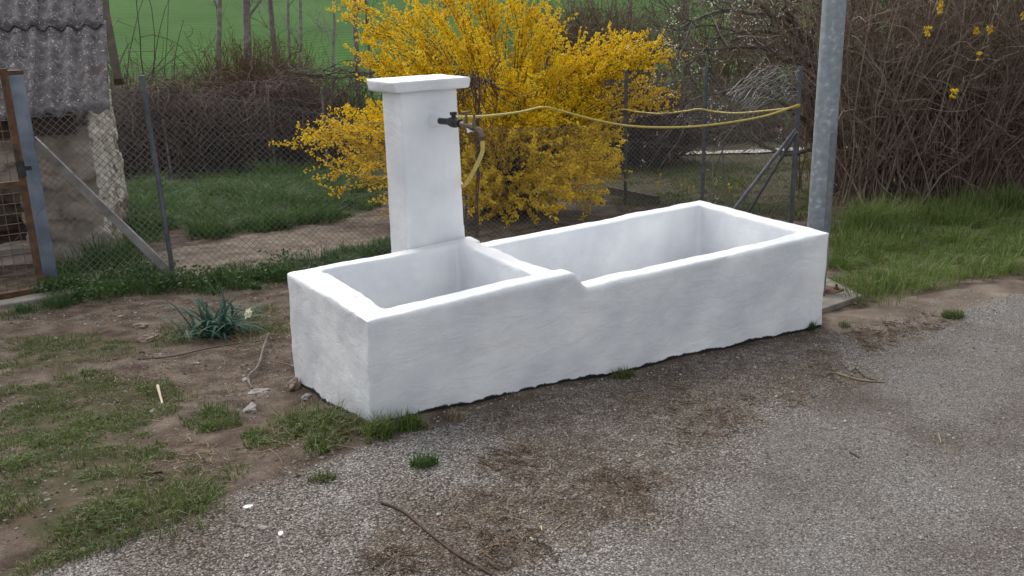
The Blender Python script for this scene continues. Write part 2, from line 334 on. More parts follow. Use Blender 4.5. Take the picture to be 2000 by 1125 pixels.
    # sown field: even green with faint drill rows running across the slope
    mp = n.new('ShaderNodeMapping'); mp.inputs['Rotation'].default_value = (0, 0, R(33.2)); l.new(tc.outputs['Object'], mp.inputs['Vector'])
    wv = n.new('ShaderNodeTexWave'); wv.wave_type = 'BANDS'; wv.bands_direction = 'Y'; wv.inputs['Scale'].default_value = .62; wv.inputs['Distortion'].default_value = 1.6; wv.inputs['Detail'].default_value = 3; wv.inputs['Detail Scale'].default_value = 2.5; l.new(mp.outputs[0], wv.inputs['Vector'])
    ff = mth('ADD', mth('MULTIPLY', wv.outputs['Fac'], .34), mth('MULTIPLY', noise(.22, 9), .66))
    field = ramp(ff, [(.027, .076, .012), (.040, .104, .018), (.058, .134, .028)], [.3, .5, .68])
    c = mix(attr('field'), c, field)
    l.new(c, b.inputs['Base Color'])
    hgt = mth('ADD', mth('MULTIPLY', mth('SUBTRACT', 1, v.outputs['Distance']), .5), mth('MULTIPLY', noise(30, 6), .8))
    bp = n.new('ShaderNodeBump'); bp.inputs['Strength'].default_value = .75; bp.inputs['Distance'].default_value = .008; l.new(hgt, bp.inputs['Height']); l.new(bp.outputs[0], b.inputs['Normal'])
    return m
M['ground'] = ground_mat()

# ------------------------------------------------------------------ zones (world outlines surveyed on the ground)
def outline(px): return np.array([gp(u, v)[:2] for u, v in px])
def sdist(X, Y, poly):
    d = np.full(X.shape, 1e9); inside = np.zeros(X.shape, bool); n = len(poly)
    for i in range(n):
        ax, ay = poly[i]; bx, by = poly[(i+1) % n]; ex, ey = bx-ax, by-ay
        t = np.clip(((X-ax)*ex+(Y-ay)*ey)/(ex*ex+ey*ey+1e-12), 0, 1)
        d = np.minimum(d, np.hypot(X-ax-t*ex, Y-ay-t*ey))
        c = ((ay > Y) != (by > Y)) & (X < (bx-ax)*(Y-ay)/(by-ay+1e-12)+ax); inside ^= c
    return np.where(inside, d, -d)
def zone(X, Y, poly, soft=.12): return np.clip(.5+sdist(X, Y, poly)/(2*soft), 0, 1)
ROAD = np.vstack([outline([(60, 1125), (180, 1075), (340, 1010), (450, 965), (560, 925), (690, 880), (790, 850), (900, 815), (1050, 775), (1200, 735), (1400, 690), (1607, 650), (1700, 665), (1800, 640), (1900, 600), (2000, 570)]), [(12, -1.2), (30, -5), (30, -14), (-14, -14), (-10, -3.6), (-3.2, -1.3)]])
SMOOTH = np.vstack([outline([(1250, 1125), (1420, 930), (1560, 800), (1700, 720), (1860, 640), (2000, 585)]), [(12, -1.4), (30, -6), (8, -10), (0, -4)]])
MUD = [outline(p) for p in ([(880, 800), (1150, 720), (1607, 640), (1640, 700), (1500, 800), (1400, 870), (1300, 960), (1150, 1080), (1000, 1090), (850, 1010), (960, 930), (980, 860)], [(700, 1010), (860, 1040), (950, 1125), (760, 1125)], [(1650, 640), (1850, 590), (1880, 640), (1700, 690)])]
DRY = [outline(p) for p in ([(120, 545), (330, 490), (480, 460), (620, 430), (760, 420), (760, 470), (600, 505), (520, 540), (350, 545), (200, 560)], [(360, 405), (420, 415), (370, 450), (340, 430)], [(1610, 620), (1700, 595), (1900, 560), (2000, 545), (2000, 600), (1850, 620), (1750, 640), (1620, 650)], [(930, 460), (960, 400), (1200, 400), (1210, 420)], [(470, 352), (540, 345), (540, 362), (480, 364)])]
WASH = [outline([(300, 940), (420, 900), (470, 960), (380, 1010)])]
TURF = {
 'near': outline([(0, 770), (60, 760), (170, 730), (330, 740), (350, 790), (300, 850), (320, 900), (460, 920), (380, 990), (250, 1040), (130, 1100), (40, 1125), (0, 1125)]),
 'side': outline([(0, 660), (120, 650), (230, 660), (280, 690), (180, 710), (60, 725), (0, 735)]),
 'corner': outline([(540, 835), (600, 805), (680, 825), (720, 840), (830, 835), (770, 860), (640, 885), (480, 880)]),
 'mid': outline([(350, 820), (440, 795), (440, 835), (380, 850)]),
 'garden': outline([(240, 372), (420, 360), (640, 355), (740, 372), (750, 400), (690, 425), (560, 445), (440, 468), (390, 460), (330, 440), (300, 470), (245, 480)]),
 'gardenback': outline([(450, 360), (540, 345), (640, 350), (640, 362), (460, 368)]),
 'fencefoot': outline([(110, 560), (330, 548), (560, 520), (770, 470), (780, 490), (570, 560), (420, 575), (340, 572), (100, 592)]),
 'gatefoot': outline([(0, 610), (90, 600), (150, 570), (170, 590), (60, 622), (0, 630)]),
 'verge': outline([(1622, 560), (1620, 470), (1640, 425), (1780, 400), (2000, 385), (2000, 525), (1900, 545), (1800, 550), (1745, 575), (1705, 592), (1695, 582), (1650, 562)]),
 'lawn': np.vstack([outline([(1195, 400), (1230, 375), (1215, 330), (1320, 318), (1600, 318), (1640, 370), (1600, 400), (1560, 430)])]),
 'wallfoot': outline([(100, 535), (230, 505), (270, 470), (250, 520), (120, 545)]),
 'daff': outline([(330, 640), (420, 640), (540, 600), (565, 620), (560, 650), (420, 670), (300, 690)]),
}
def dens(X, Y, seed=3, s=5.): return fbm(X*s, Y*s, seed)
def axis(a, b, st, lo, hi):
    c = list(np.arange(a, b, st)); x = c[0]; q = st; L = []
    while x > lo: q *= 1.16; x -= q; L.append(x)
    x = c[-1]; q = st; Hh = []
    while x < hi: q = min(q*1.13, 14); x += q; Hh.append(x)
    return np.array(L[::-1]+c+Hh)
XS = axis(-3.6, 8.5, .045, -60, 330); YS = axis(-3.4, 7.2, .045, -60, 330)
X, Y = np.meshgrid(XS, YS); S_ = (X+1.3)*.547+(Y+3.05)*.837
W = {}
W['road'] = zone(X, Y, ROAD, .10)
W['smooth'] = zone(X, Y, SMOOTH, .35)
W['mud'] = np.max([zone(X, Y, p, .22) for p in MUD], 0)
W['dry'] = np.max([zone(X, Y, p, .12) for p in DRY], 0)
W['wash'] = np.max([zone(X, Y, p, .15) for p in WASH], 0)
LAWN_FAR = sstep((S_-11.2)/1.0)*sstep((X-5.0)/.8)
W['turf'] = np.maximum(np.max([zone(X, Y, TURF[k], .14)*.62 for k in TURF], 0), LAWN_FAR*.9)
W['turf'] = np.maximum(W['turf'], sstep((S_-17.5)/1.0))
W['field'] = sstep((S_-21.5)/1.5)
Z = G(X, Y)+(fbm(X*2.2, Y*2.2, 5)-.5)*.05*(1-W['road']*.8)*sstep((12-S_)/4+.4)+(fbm(X*9, Y*9, 9)-.5)*.022*(1-W['road'])
Z -= .05*np.exp(-(((X+.18)/.16)**2+((Y-.62)/.25)**2))          # dug-out hollow beside the trough
Z += fbm(X*.25, Y*.25, 8)*.5*sstep((S_-30)/15)
ny, nx = X.shape; idx = np.arange(nx*ny).reshape(ny, nx)
quad = np.stack([idx[:-1, :-1], idx[:-1, 1:], idx[1:, 1:], idx[1:, :-1]], -1).reshape(-1, 4)
V = np.stack([X, Y, Z], -1).reshape(-1, 3)
cls = lambda w: w.reshape(-1)[quad].mean(1) > .5
isfield = cls(W['field']); isroad = cls(W['road']) & ~isfield; islawn = cls(W['turf']) & ~isfield & ~isroad
ispath = np.zeros(len(quad), bool)
for nm, sel in (('ground', ~isfield & ~isroad), ('gravel_road', isroad), ('field', isfield)):
    q = quad[sel]; u, inv = np.unique(q, return_inverse=True); mb = MB(); mb.add(V[u], inv.reshape(-1, 4)); o = mb.build(nm, M['ground'], smooth=True)
    for k in W: a = o.data.attributes.new(k, 'FLOAT', 'POINT'); a.data.foreach_set('value', W[k].reshape(-1)[u].astype(np.float32))
    tag(o, kind='structure')
def gz(x, y):
    """height of the finished ground sheet"""
    x = np.atleast_1d(x); y = np.atleast_1d(y); i = np.clip(np.searchsorted(XS, x)-1, 0, nx-2); j = np.clip(np.searchsorted(YS, y)-1, 0, ny-2)
    fx = (x-XS[i])/(XS[i+1]-XS[i]); fy = (y-YS[j])/(YS[j+1]-YS[j])
    return Z[j, i]*(1-fx)*(1-fy)+Z[j, i+1]*fx*(1-fy)+Z[j+1, i]*(1-fx)*fy+Z[j+1, i+1]*fx*fy
def gpt(u, v, dz=0): p = gp(u, v); p[2] = gz(p[0], p[1])[0]+dz; return p
# pale farm track beyond the garden
a0, a1 = gp(1300, 303), gp(1640, 291); tv = nrm(a1-a0); nv = np.array([-tv[1], tv[0], 0]); mb = MB(); ts = np.linspace(-1, 14, 60)
L_ = np.array([a0+tv*t+nv*(.28+.2*(vnoise(t*1.7, 0, 4)-.5)) for t in ts]); R_ = np.array([a0+tv*t-nv*(.28+.2*(vnoise(t*1.7, 3, 4)-.5)) for t in ts])
for q in (L_, R_): q[:, 2] = gz(q[:, 0], q[:, 1])+.03
k = np.arange(59); mb.add(np.vstack([L_, R_]), np.stack([k, k+60, k+61, k+1], 1)); tag(mb.build('path', mk('pale stony track', [(.24, .22, .19), (.42, .40, .36)], 6, .9)), kind='structure')

# ------------------------------------------------------------------ water trough
def remesh(mb, voxel, name, disp=.006, seed=0., smooth_it=3):
    me = mb.mesh('tmp'); o = bpy.data.objects.new('tmp', me); COL.objects.link(o)
    r = o.modifiers.new('r', 'REMESH'); r.mode = 'VOXEL'; r.voxel_size = voxel
    s = o.modifiers.new('s', 'SMOOTH'); s.iterations = smooth_it; s.factor = .5
    bpy.context.view_layer.update(); dg = bpy.context.evaluated_depsgraph_get(); me2 = bpy.data.meshes.new_from_object(o.evaluated_get(dg)); bpy.data.objects.remove(o)
    n = len(me2.vertices); co = np.empty(n*3, np.float32); no = np.empty(n*3, np.float32); me2.vertices.foreach_get('co', co); me2.vertices.foreach_get('normal', no)
    co = co.reshape(-1, 3).astype(float); no = no.reshape(-1, 3)
    f = np.array([mnoise.noise(Vector(p*3.2+seed))*.9+mnoise.noise(Vector(p*9+seed))*.45+mnoise.noise(Vector(p*24+seed))*.18 for p in co])
    co = co+no*(f*disp)[:, None]; me2.vertices.foreach_set('co', co.ravel().astype(np.float32)); me2.polygons.foreach_set('use_smooth', np.ones(len(me2.polygons), bool))
    me2.name = name; me2.update(); return me2, co
trough = empty('water_trough', (1.4, .5, -.1), 'long white painted masonry water trough with two basins and a tall tap pillar', 'trough')
mb = MB()
def wall(p, zb, zt):       # p: 4 plan corners ccw (with base offsets), zt: their tops
    mb.hexa([(a[0]+(a[2] if len(a) > 2 else 0), a[1]+(a[3] if len(a) > 3 else 0), zb) for a in p], [(a[0], a[1], z) for a, z in zip(p, zt)])
ZB = -.42
wall([(0, 0, -.04, .01), (1.05, 0, 0, .004), (1.05, .118), (0, .118)], ZB, [.46, .46, .458, .458])
wall([(1.04, 0, 0, .004), (1.115, 0, 0, .004), (1.115, .112), (1.04, .112)], ZB, [.46, .372, .372, .46])
wall([(1.105, 0, 0, .004), (2.89, 0, .004, .003), (2.89, .112, .003, 0), (1.105, .112)], ZB, [.374, .352, .354, .374])
wall([(2.775, 0), (2.89, 0, .004, .003), (2.90, 1.03, .004, 0), (2.785, 1.03)], ZB, [.352, .352, .385, .385])
wall([(1.0, .925), (2.9, .925), (2.9, 1.03), (1.0, 1.03)], ZB, [.385, .385, .385, .385])
wall([(.025, .915), (1.10, .915), (1.10, 1.03), (.025, .995)], ZB, [.432, .43, .43, .432])
wall([(0, 0, -.04, .01), (.128, 0), (.172, .99), (.02, .99, -.03, .01)], ZB, [.46, .46, .432, .432])
wall([(.885, .05), (.995, .05), (1.065, .98), (.955, .98)], ZB, [.456, .456, .43, .43])
mb.hexa([(.05, .05, ZB), (2.85, .05, ZB), (2.85, 1., ZB), (.05, 1., ZB)], [(.05, .05, .02), (2.85, .05, .02), (2.85, 1., .02), (.05, 1., .02)])
# worn lump on the left rim
mb.hexa([(.0, .30, .30), (.15, .30, .30), (.165, .86, .30), (.02, .86, .30)], [(.02, .32, .463), (.135, .34, .462), (.15, .80, .447), (.04, .80, .444)])
me, co = remesh(mb, .0125, 'basin', .0085, 3.1, 2)
me.materials.append(M['white']); basin = link('basin', me, trough)
def foot_attr(o, co):
    a = o.data.attributes.new('foot', 'FLOAT', 'POINT'); a.data.foreach_set('value', (co[:, 2]-gz(co[:, 0], co[:, 1])).astype(np.float32))
foot_attr(basin, co)
# pillar: front face flush with the back rim
PY = 1.03; pn = (0, 1, 0); pp_ = (0, PY, 0)
tl, tr = pl(781, 181, pp_, pn), pl(892, 172, pp_, pn); bl, br = pl(797, 480, pp_, pn), pl(909, 462, pp_, pn)
mb = MB(); D0, D1 = .235, .215
zt = (tl[2]+tr[2])/2; ZP = zt
ext = lambda a, b, z: a+(b-a)*(z-a[2])/(b[2]-a[2])
bl2, br2 = ext(tl, bl, -.5), ext(tr, br, -.5)
mb.hexa([(bl2[0], PY, -.5), (br2[0], PY, -.5), (br2[0], PY+D0, -.5), (bl2[0], PY+D0, -.5)], [(tl[0], PY, zt+.01), (tr[0], PY, zt+.01), (tr[0], PY+D1, zt+.01), (tl[0], PY+D1, zt+.01)])
me, co = remesh(mb, .011, 'pillar', .004, 8.2, 2); me.materials.append(M['white']); pillar = link('pillar', me, trough); foot_attr(pillar, co)
mb = MB(); ox, oy = .055, .05
mb.hexa([(tl[0]-ox+.012, PY-oy+.008, zt), (tr[0]+ox, PY-oy, zt), (tr[0]+ox, PY+D1+oy, zt), (tl[0]-ox, PY+D1+oy, zt)], [(tl[0]-ox-.006, PY-oy, zt+.058), (tr[0]+ox+.004, PY-oy-.004, zt+.058), (tr[0]+ox+.004, PY+D1+oy, zt+.062), (tl[0]-ox-.006, PY+D1+oy, zt+.062)])
me, co = remesh(mb, .009, 'pillar_cap', .004, 4.4, 2); me.materials.append(M['white']); pc = link('pillar_cap', me, pillar); foot_attr(pc, co+np.array([0, 0, 5.]))
# tap: iron pipe, lever valve, brass double tap
TP = pl(850, 236, pp_, pn); tx, tz = TP[0], TP[2]
tapo = MB().tube([(tx-.005, PY+.03, tz), (tx, PY-.08, tz+.004), (tx+.004, PY-.155, tz+.006)], .0165, 14).build('tap_pipe', M['iron'], trough, True)
mb = MB(); 
for k in range(14): 
    a = k/14*2*math.pi; mb.tube([(tx-.012+math.cos(a)*.018, PY+.01, tz-.004+math.sin(a)*.02), (tx-.002+math.cos(a)*.006, PY-.055, tz+.002+math.sin(a)*.006)], [.016, .010], 7)
me, co = remesh(mb, .004, 'paint_collar', .003, 1., 2); me.materials.append(M['white']); c_ = link('paint_collar', me, tapo); foot_attr(c_, co+np.array([0, 0, 5.]))
y0 = PY-.155
MB().tube([(tx+.004, y0+.02, tz+.006), (tx+.006, y0-.005, tz+.006), (tx+.007, y0-.012, tz+.006), (tx+.009, y0-.045, tz+.006), (tx+.0095, y0-.05, tz+.006), (tx+.011, y0-.085, tz+.004)], [.019, .024, .027, .027, .021, .021], 14).tube([(tx+.008, y0-.028, tz+.02), (tx+.008, y0-.028, tz+.048)], .012, 10).box((tx+.006, y0-.03, tz+.05), .03, .02, .016).build('stop_valve', M['iron'], tapo)
tb = MB(); q = lambda dx, dy, dz: (tx+.011+dx*.85, y0-.085+dy*.78, tz+.004+dz*.85)
tb.tube([q(0, .01, 0), q(.006, -.05, -.004), q(.016, -.10, -.012), q(.024, -.135, -.022)], [.013, .014, .016, .014], 12)
tb.tube([q(.008, -.055, .0), q(.010, -.062, .045)], [.014, .009], 10).tube([q(.010, -.062, .045), q(.010, -.062, .068)], .005, 8)
tb.tube([q(-.020, -.062, .068), q(.04, -.066, .07)], [.006, .006], 8)
tb.tube([q(.024, -.13, -.015), q(.026, -.132, .03)], [.014, .009], 10).tube([q(.026, -.132, .03), q(.026, -.132, .062)], .006, 8)
tb.tube([q(.024, -.128, -.02), q(.036, -.158, -.028), q(.043, -.178, -.045), q(.045, -.184, -.075)], [.013, .014, .014, .015], 12)
brass = tb.build('spout', M['brass'], tapo, True)
MB().tube([q(.012, -.085, -.008), q(.016, -.092, -.045)], [.012, .015], 12).build('side_outlet', M['paint_flake'], tapo, True)
MB().tube([q(.045, -.184, -.066), q(.045, -.186, -.088)], [.0165, .0165], 12).build('hose_clip', M['rust'], tapo, True)
HS = np.array(q(.045, -.186, -.083))

# ------------------------------------------------------------------ fences
def fline(a, b, n=40): t = np.linspace(0, 1, n)[:, None]; p = np.asarray(a)*(1-t)+np.asarray(b)*t; return p
def chain(mb, a, b, h, sp=.055, r=.0016, z0=.02, sag=.02, seed=1, m=0, top=None):
    a = np.asarray(a, float); b = np.asarray(b, float); L = np.hypot(*(b-a)[:2]); t = (b-a)/L; nrmv = np.array([-t[1], t[0], 0])
    def pt(s, z):
        p = a+t*s; k = (vnoise(s*1.3, z*2., seed)-.5)*sag*2
        g = float(gz(p[0], p[1])[0]); hh = h if top is None else top(s/L)
        return np.array([p[0], p[1], g])+nrmv*k+np.array([0, 0, z0+(z/h)*(hh-z0)])
    out = []
    for sgn in (1, -1):
        for s in np.arange(-h, L+h, sp):
            s0, s1 = (s, s+sgn*h); z0_, z1_ = 0., h
            if s1 < 0 or s1 > L or s0 < 0 or s0 > L:
                f0 = 0.; f1 = 1.
                for lim in (0., L):
                    f = (lim-s0)/(s1-s0)
                    if 0 < f < 1:
                        inside0 = 0 <= s0 <= L
                        if inside0: f1 = min(f1, f)
                        else:
                            if (s0 < 0 and lim == 0.) or (s0 > L and lim == L): f0 = max(f0, f)
                            else: f1 = min(f1, f)
                if f0 >= f1 or (s0 < 0 and s1 < 0) or (s0 > L and s1 > L): continue
                s0, s1, z0_, z1_ = s0+(s1-s0)*f0, s0+(s1-s0)*f1, h*f0, h*f1
            if abs(s1-s0) < .02: continue
            out.append([pt(s0+(s1-s0)*k/8, z0_+(z1_-z0_)*k/8) for k in range(9)])
    P = np.array(out); V, Q = tubes(P, np.full(P.shape[:2], r), 4, ref=None); mb.add(V, Q, m=m)
    for z in (.05, .5, .98):
        line = np.array([pt(s, h*z) for s in np.linspace(0, L, 30)]); mb.tube(line, r*1.1, 4, m=m)
    return pt
GP = gp(97, 566)                      # gate post foot
P1 = gp(341, 552); C3 = CAM+ray(1564, 130)*8.75; C3[2] = gz(C3[0], C3[1])[0]
C2 = CAM+ray(1380, 130)*9.75; C1 = CAM+ray(1223, 137)*11.0; C0 = np.array([C1[0]+.25, 8.2, 0]); CB = np.array([C1[0]+.4, 11.2, 0])
def post(mb, foot, top, r=.021, lean=None):
    foot = np.asarray(foot, float); g = gz(foot[0], foot[1])[0]
    return mb.tube([(foot[0], foot[1], g-.2), top], r, 10)
ff = empty('chain_link_fence', P1, 'chain link fence along the garden front from the square gate post past the trough', 'fence', 'chain link fences round the garden')
mb = MB(); chain(mb, GP, P1, 1.55, seed=3, r=.0019); mb.build('wire_mesh', M['wire'], ff)
MC = P1*.5+C3*.5
mb = MB(); chain(mb, P1, C3, 1.5, seed=4, sag=.05, r=.0014, top=lambda f: 1.52-.30*math.sin(math.pi*min(1, f*1.02))*(1 if f > .25 else f*4)); mb.build('wire_mesh', M['wire'], ff)
t1 = pl(277, 147, P1, (.3, 1, 0)); post(MB(), P1, t1, .019).build('fence_post', M['grey_tube'], ff, True)
h3 = CAM+ray(1564, 130)*8.75
post(MB(), C3, h3, .024).build('fence_post', M['grey_tube'], ff, True)
s_t = pl(66, 277, P1, (P1-GP)[[1, 0, 2]]*np.array([1, -1, 0])); s_b = P1+np.array([0.0, -.03, .06]); s_b[2] = gz(P1[0], P1[1])[0]+.05
MB().bar(s_t+np.array([0, -.03, 0]), s_b, .006, .06, up=(0, 0, 1)).bar(s_t+np.array([.015, .012, .034]), s_b+np.array([.015, .012, .034]), .045, .006).build('strut', M['strut'], ff)
b_t = pl(1560, 246, C3, (C3-P1)[[1, 0, 2]]*np.array([1, -1, 0])); b_f = C3+(P1-C3)*.205; b_f[2] = gz(b_f[0], b_f[1])[0]
b_f = pl(1425, 420, C3, (C3-P1)[[1, 0, 2]]*np.array([1, -1, 0])); MB().tube([b_t, b_t+(b_f-b_t)*1.25], .019, 10).build('strut', M['grey_tube'], ff, True)
# loose curl of mesh flopping over at the corner
mb = MB(); t_ = nrm((P1-C3)*np.array([1, 1, 0])); n_ = np.array([-t_[1], t_[0], 0]); out = []
for k in range(12):
    f = k/12; st = h3+t_*(.03+.02*f)+np.array([0, 0, -.02-f*.35]); L_c = .95-.25*f; pts = []
    for j in range(12):
        s = j/11; pts.append(st+t_*(s*L_c*(.9-.15*f))+n_*(.10*math.sin(s*9+k)+.05*f)*.35+np.array([0, 0, .07*math.sin(s*math.pi*.85)-.22*s**2.4*(1-.4*f)+.018*math.sin(j*2.2+k*1.7)]))
    out.append(pts)
P = np.array(out); V_, Q_ = tubes(P, np.full(P.shape[:2], .0016), 4); mb.add(V_, Q_)
out = []
for k in range(9):
    f = k/9; pts = []
    for j in range(8):
        s = j/7; a_ = s*.9+f*.6; L_c = f*.8
        pts.append(h3+t_*(.03+L_c+.06*math.sin(s*8+k))+np.array([0, 0, .07*math.sin(min(1, f*1.05)*math.pi*.85)-.22*f**2.4-.02-s*.34*(1-f*.55)])+n_*.05*math.sin(s*5+k*2))
    out.append(pts)
P = np.array(out); V_, Q_ = tubes(P, np.full(P.shape[:2], .0014), 4); mb.add(V_, Q_); mb.build('curled_mesh', M['wire_pale'], ff)

fs = empty('chain_link_fence', C3, 'chain link fence running back from the braced corner post beside the yellow bush', 'fence', 'chain link fences round the garden')
for a, b in ((C3, C2), (C2, C1), (C1, C0), (C0, CB)):
    mb = MB(); chain(mb, [a[0], a[1], 0], [b[0], b[1], 0], 1.6, sp=.062, seed=11, r=.0013); mb.build('wire_mesh', M['wire'], fs)
for c in (C2, C1): post(MB(), c, c, .022).build('fence_post', M['grey_tube'], fs, True)
for c in (C0, CB): g = gz(c[0], c[1])[0]; post(MB(), c, (c[0], c[1], g+1.65), .022).build('fence_post', M['grey_tube'], fs, True)
b_t = CAM+ray(1557, 258)*8.8; b_f = CAM+ray(1460, 418)*9.55; MB().tube([b_t, b_t+(b_f-b_t)*1.25], .016, 10).build('strut', M['grey_tube'], fs, True)

# gate post and gate
gpost = empty('gate_post', GP, 'thick square galvanised gate post with a rust stained top', 'post')
gt_ = pl(24, 145, GP, (.4, 1, 0)); gdir = nrm(np.array([gt_[0]-GP[0], gt_[1]-GP[1], gt_[2]-gz(GP[0], GP[1])[0]]))
a_ = GP.copy(); a_[2] = gz(GP[0], GP[1])[0]-.1; mbp = MB(); mbp.bar(a_, gt_, .115, .115, up=(.25, -.97, 0)); ob = mbp.build('post_tube', M['galv_post'], gpost)
bv = ob.modifiers.new('b', 'BEVEL'); bv.width = .008; bv.segments = 2
MB().bar(gt_+gdir*.001, gt_+gdir*.028, .118, .118, up=(.25, -.97, 0)).build('post_cap', M['rust'], gpost)
gate = empty('metal_gate', gp(40, 578), 'rusty framed metal gate with welded square mesh panels', 'gate')
gx = gp(83, 574); gxz = gz(gx[0], gx[1])[0]; gl = -1.15
up_ = lambda h, s=0.: np.array([gx[0]+s+.0*h, gx[1]+.0*h, gxz+h])
lean = (gt_-GP)[:2]/(gt_[2]-GP[2]); up_ = lambda h, s=0.: np.array([gx[0]+s+lean[0]*h, gx[1]+lean[1]*h, gxz+h])
fm = MB(); fm.bar(up_(.02), up_(1.68), .05, .04, up=(0, 1, 0)); fm.bar(up_(.04, -.0), up_(.04, gl), .04, .05); fm.bar(up_(.86), up_(.86, gl), .04, .045); fm.bar(up_(1.66), up_(1.66, gl), .04, .04); fm.bar(up_(.02, gl), up_(1.68, gl), .05, .04, up=(0, 1, 0))
fm.build('gate_frame', M['rust'], gate)
for z0, z1 in ((.06, .84), (.885, 1.64)):
    pm = MB()
    for s in np.arange(-.075, gl, -.075): pm.tube([up_(z0, s), up_(z1, s)], .0028, 5)
    for z in np.arange(z0+.06, z1, .075): pm.tube([up_(z, -.02), up_(z, gl)], .0028, 5)
    pm.build('mesh_panel', M['rust_mesh'], gate)
MB().box(up_(.97, -.0)+np.array([0, -.035, 0]), .055, .03, .11).box(up_(.97, .045)+np.array([0, -.035, 0]), .05, .02, .03).build('latch', M['iron'], gate)
sl0 = gp(30, 596); mbs = MB().box((sl0[0]-.35, sl0[1]+.03, gz(sl0[0], sl0[1])[0]-.02), 1.5, .16, .10)
me, co = remesh(mbs, .012, 'concrete_sill', .008, 2., 2); me.materials.append(M['concrete']); tag(link('concrete_sill', me), 'low grey concrete sill on the ground under the rusty gate', 'sill')

# old fence before the back hedge
H0, H1_ = gp(235, 352), gp(660, 336)
fb = empty('chain_link_fence', H0, 'distant chain link fence on thin pale posts in front of the dark hedge', 'fence', 'chain link fences round the garden')
mb = MB(); a_, b_ = gp(222, 356), gp(655, 340); chain(mb, [a_[0], a_[1], 0], [b_[0], b_[1], 0], 1.5, sp=.085, seed=21, r=.0016); mb.build('wire_mesh', M['wire'], fb)
for (u, v, ut, vt) in ((336, 350, 318, 232), (539, 342, 520, 160), (640, 340, 628, 170)):
    f_ = gp(u, v); w = ray(ut, vt); k = ((f_-CAM)@FWD); MB().tube([f_-np.array([0, 0, .2]), CAM+w*k], .022, 8).build('fence_post', M['bark_pale'], fb, True)

# ------------------------------------------------------------------ hose
fn = (C3-P1)[[1, 0, 2]]*np.array([1, -1, 0])
path = [HS, HS+np.array([0, 0, -.03]), pl(941, 300, (0, HS[1]+.05, 0), pn), pl(926, 333, (0, HS[1]+.17, 0), pn), pl(912, 356, (0, HS[1]+.32, 0), pn), pl(903, 362, (0, PY+.02, 0), pn), np.array([br[0]+.02, PY+.10, .74]), np.array([br[0]-.02, PY+.27, .80]),
        np.array([.95, PY+.36, .95]), np.array([1.0, PY+.40, 1.06])]
Pf = np.array([.2, 1.9, 0.]); 
path += [pl(905, 229, (0, 1.75, 0), pn), pl(960, 226, (0, 2.4, 0), pn), pl(1015, 219, (0, 3.0, 0), pn)]
fo = C3-np.array([.0, .05, 0])
path += [pl(u, v, fo, fn) for u, v in ((1045, 212), (1060, 209.5), (1075, 211), (1120, 223), (1170, 236), (1230, 246), (1300, 249), (1370, 246), (1440, 237), (1500, 225), (1553, 207))]
path += [h3+(pl(1562, 206, fo, fn)-h3)+np.array([.03, .03, 0]), CAM+ray(1552, 210)*8.86, CAM+ray(1500, 216)*9.1, CAM+ray(1440, 221)*9.4, CAM+ray(1395, 218)*9.7, CAM+ray(1366, 213)*9.8, CAM+ray(1340, 217)*10.0, CAM+ray(1290, 222)*10.4, CAM+ray(1240, 218)*10.9, CAM+ray(1215, 214)*11.1, CAM+ray(1180, 225)*11.3]
def smooth_path(P, k=6):
    P = np.asarray(P); out = []
    for i in range(len(P)-1):
        p0, p1, p2, p3 = P[max(i-1, 0)], P[i], P[i+1], P[min(i+2, len(P)-1)]
        for j in range(k):
            t = j/k; out.append(.5*((2*p1)+(-p0+p2)*t+(2*p0-5*p1+4*p2-p3)*t*t+(-p0+3*p1-3*p2+p3)*t**3))
    out.append(P[-1]); return np.array(out)
hp = smooth_path(path); rr = np.full(len(hp), .0108); 
tag(MB().tube(hp, rr, 8).build('garden_hose', M['hose'], smooth=True), 'yellow garden hose running from the tap to the braced corner post and back', 'hose')

# ------------------------------------------------------------------ shed
SF = gp(221, 504); al = R(-14); e_ = np.array([math.cos(al), math.sin(al), 0]); u_ = np.array([-e_[1], e_[0], 0])
shed = empty('stone_shed', SF, 'low rubble stone shed with a mossy corrugated roof behind the gate', 'shed')
def sp_(a, b, z): return SF*np.array([1, 1, 0])+e_*a+u_*b+np.array([0, 0, z])
EV = pl(215, 218, sp_(0, -.16, 0), u_); ez = EV[2]; ex = float((EV-sp_(0, 0, 0))@e_)
zg = gz(SF[0], SF[1])[0]; wt = ez-.10
mbw = MB()
def wallbox(a0, a1, b0, b1, z0, z1): mbw.hexa([sp_(a0, b0, z0), sp_(a1, b0, z0), sp_(a1, b1, z0), sp_(a0, b1, z0)], [sp_(a0, b0, z1), sp_(a1, b0, z1), sp_(a1, b1, z1), sp_(a0, b1, z1)])
wl_ = pl(46, 440, sp_(0, 0, 0), u_); oa1 = float((wl_-sp_(0, 0, 0))@e_); oz0 = pl(20, 490, sp_(0, 0, 0), u_)[2]; oz1 = pl(20, 378, sp_(0, 0, 0), u_)[2]; oa0 = oa1-.62
wallbox(oa1, 0, 0, .38, zg-.3, wt); wallbox(oa0-1.2, oa0, 0, .38, zg-.3, wt); wallbox(oa0-.05, oa1+.05, 0, .38, zg-.3, oz0); wallbox(oa0-.05, oa1+.05, 0, .38, oz1, wt)
wallbox(-.38, 0, .2, 2.6, zg-.5, wt+.2); wallbox(oa0-1.2, 0, 2.4, 2.7, zg-.5, wt+1.2); wallbox(oa0-1.2, oa0-.8, .2, 2.6, zg-.5, wt)
me, co = remesh(mbw, .024, 'wall', .03, 6.6, 2)
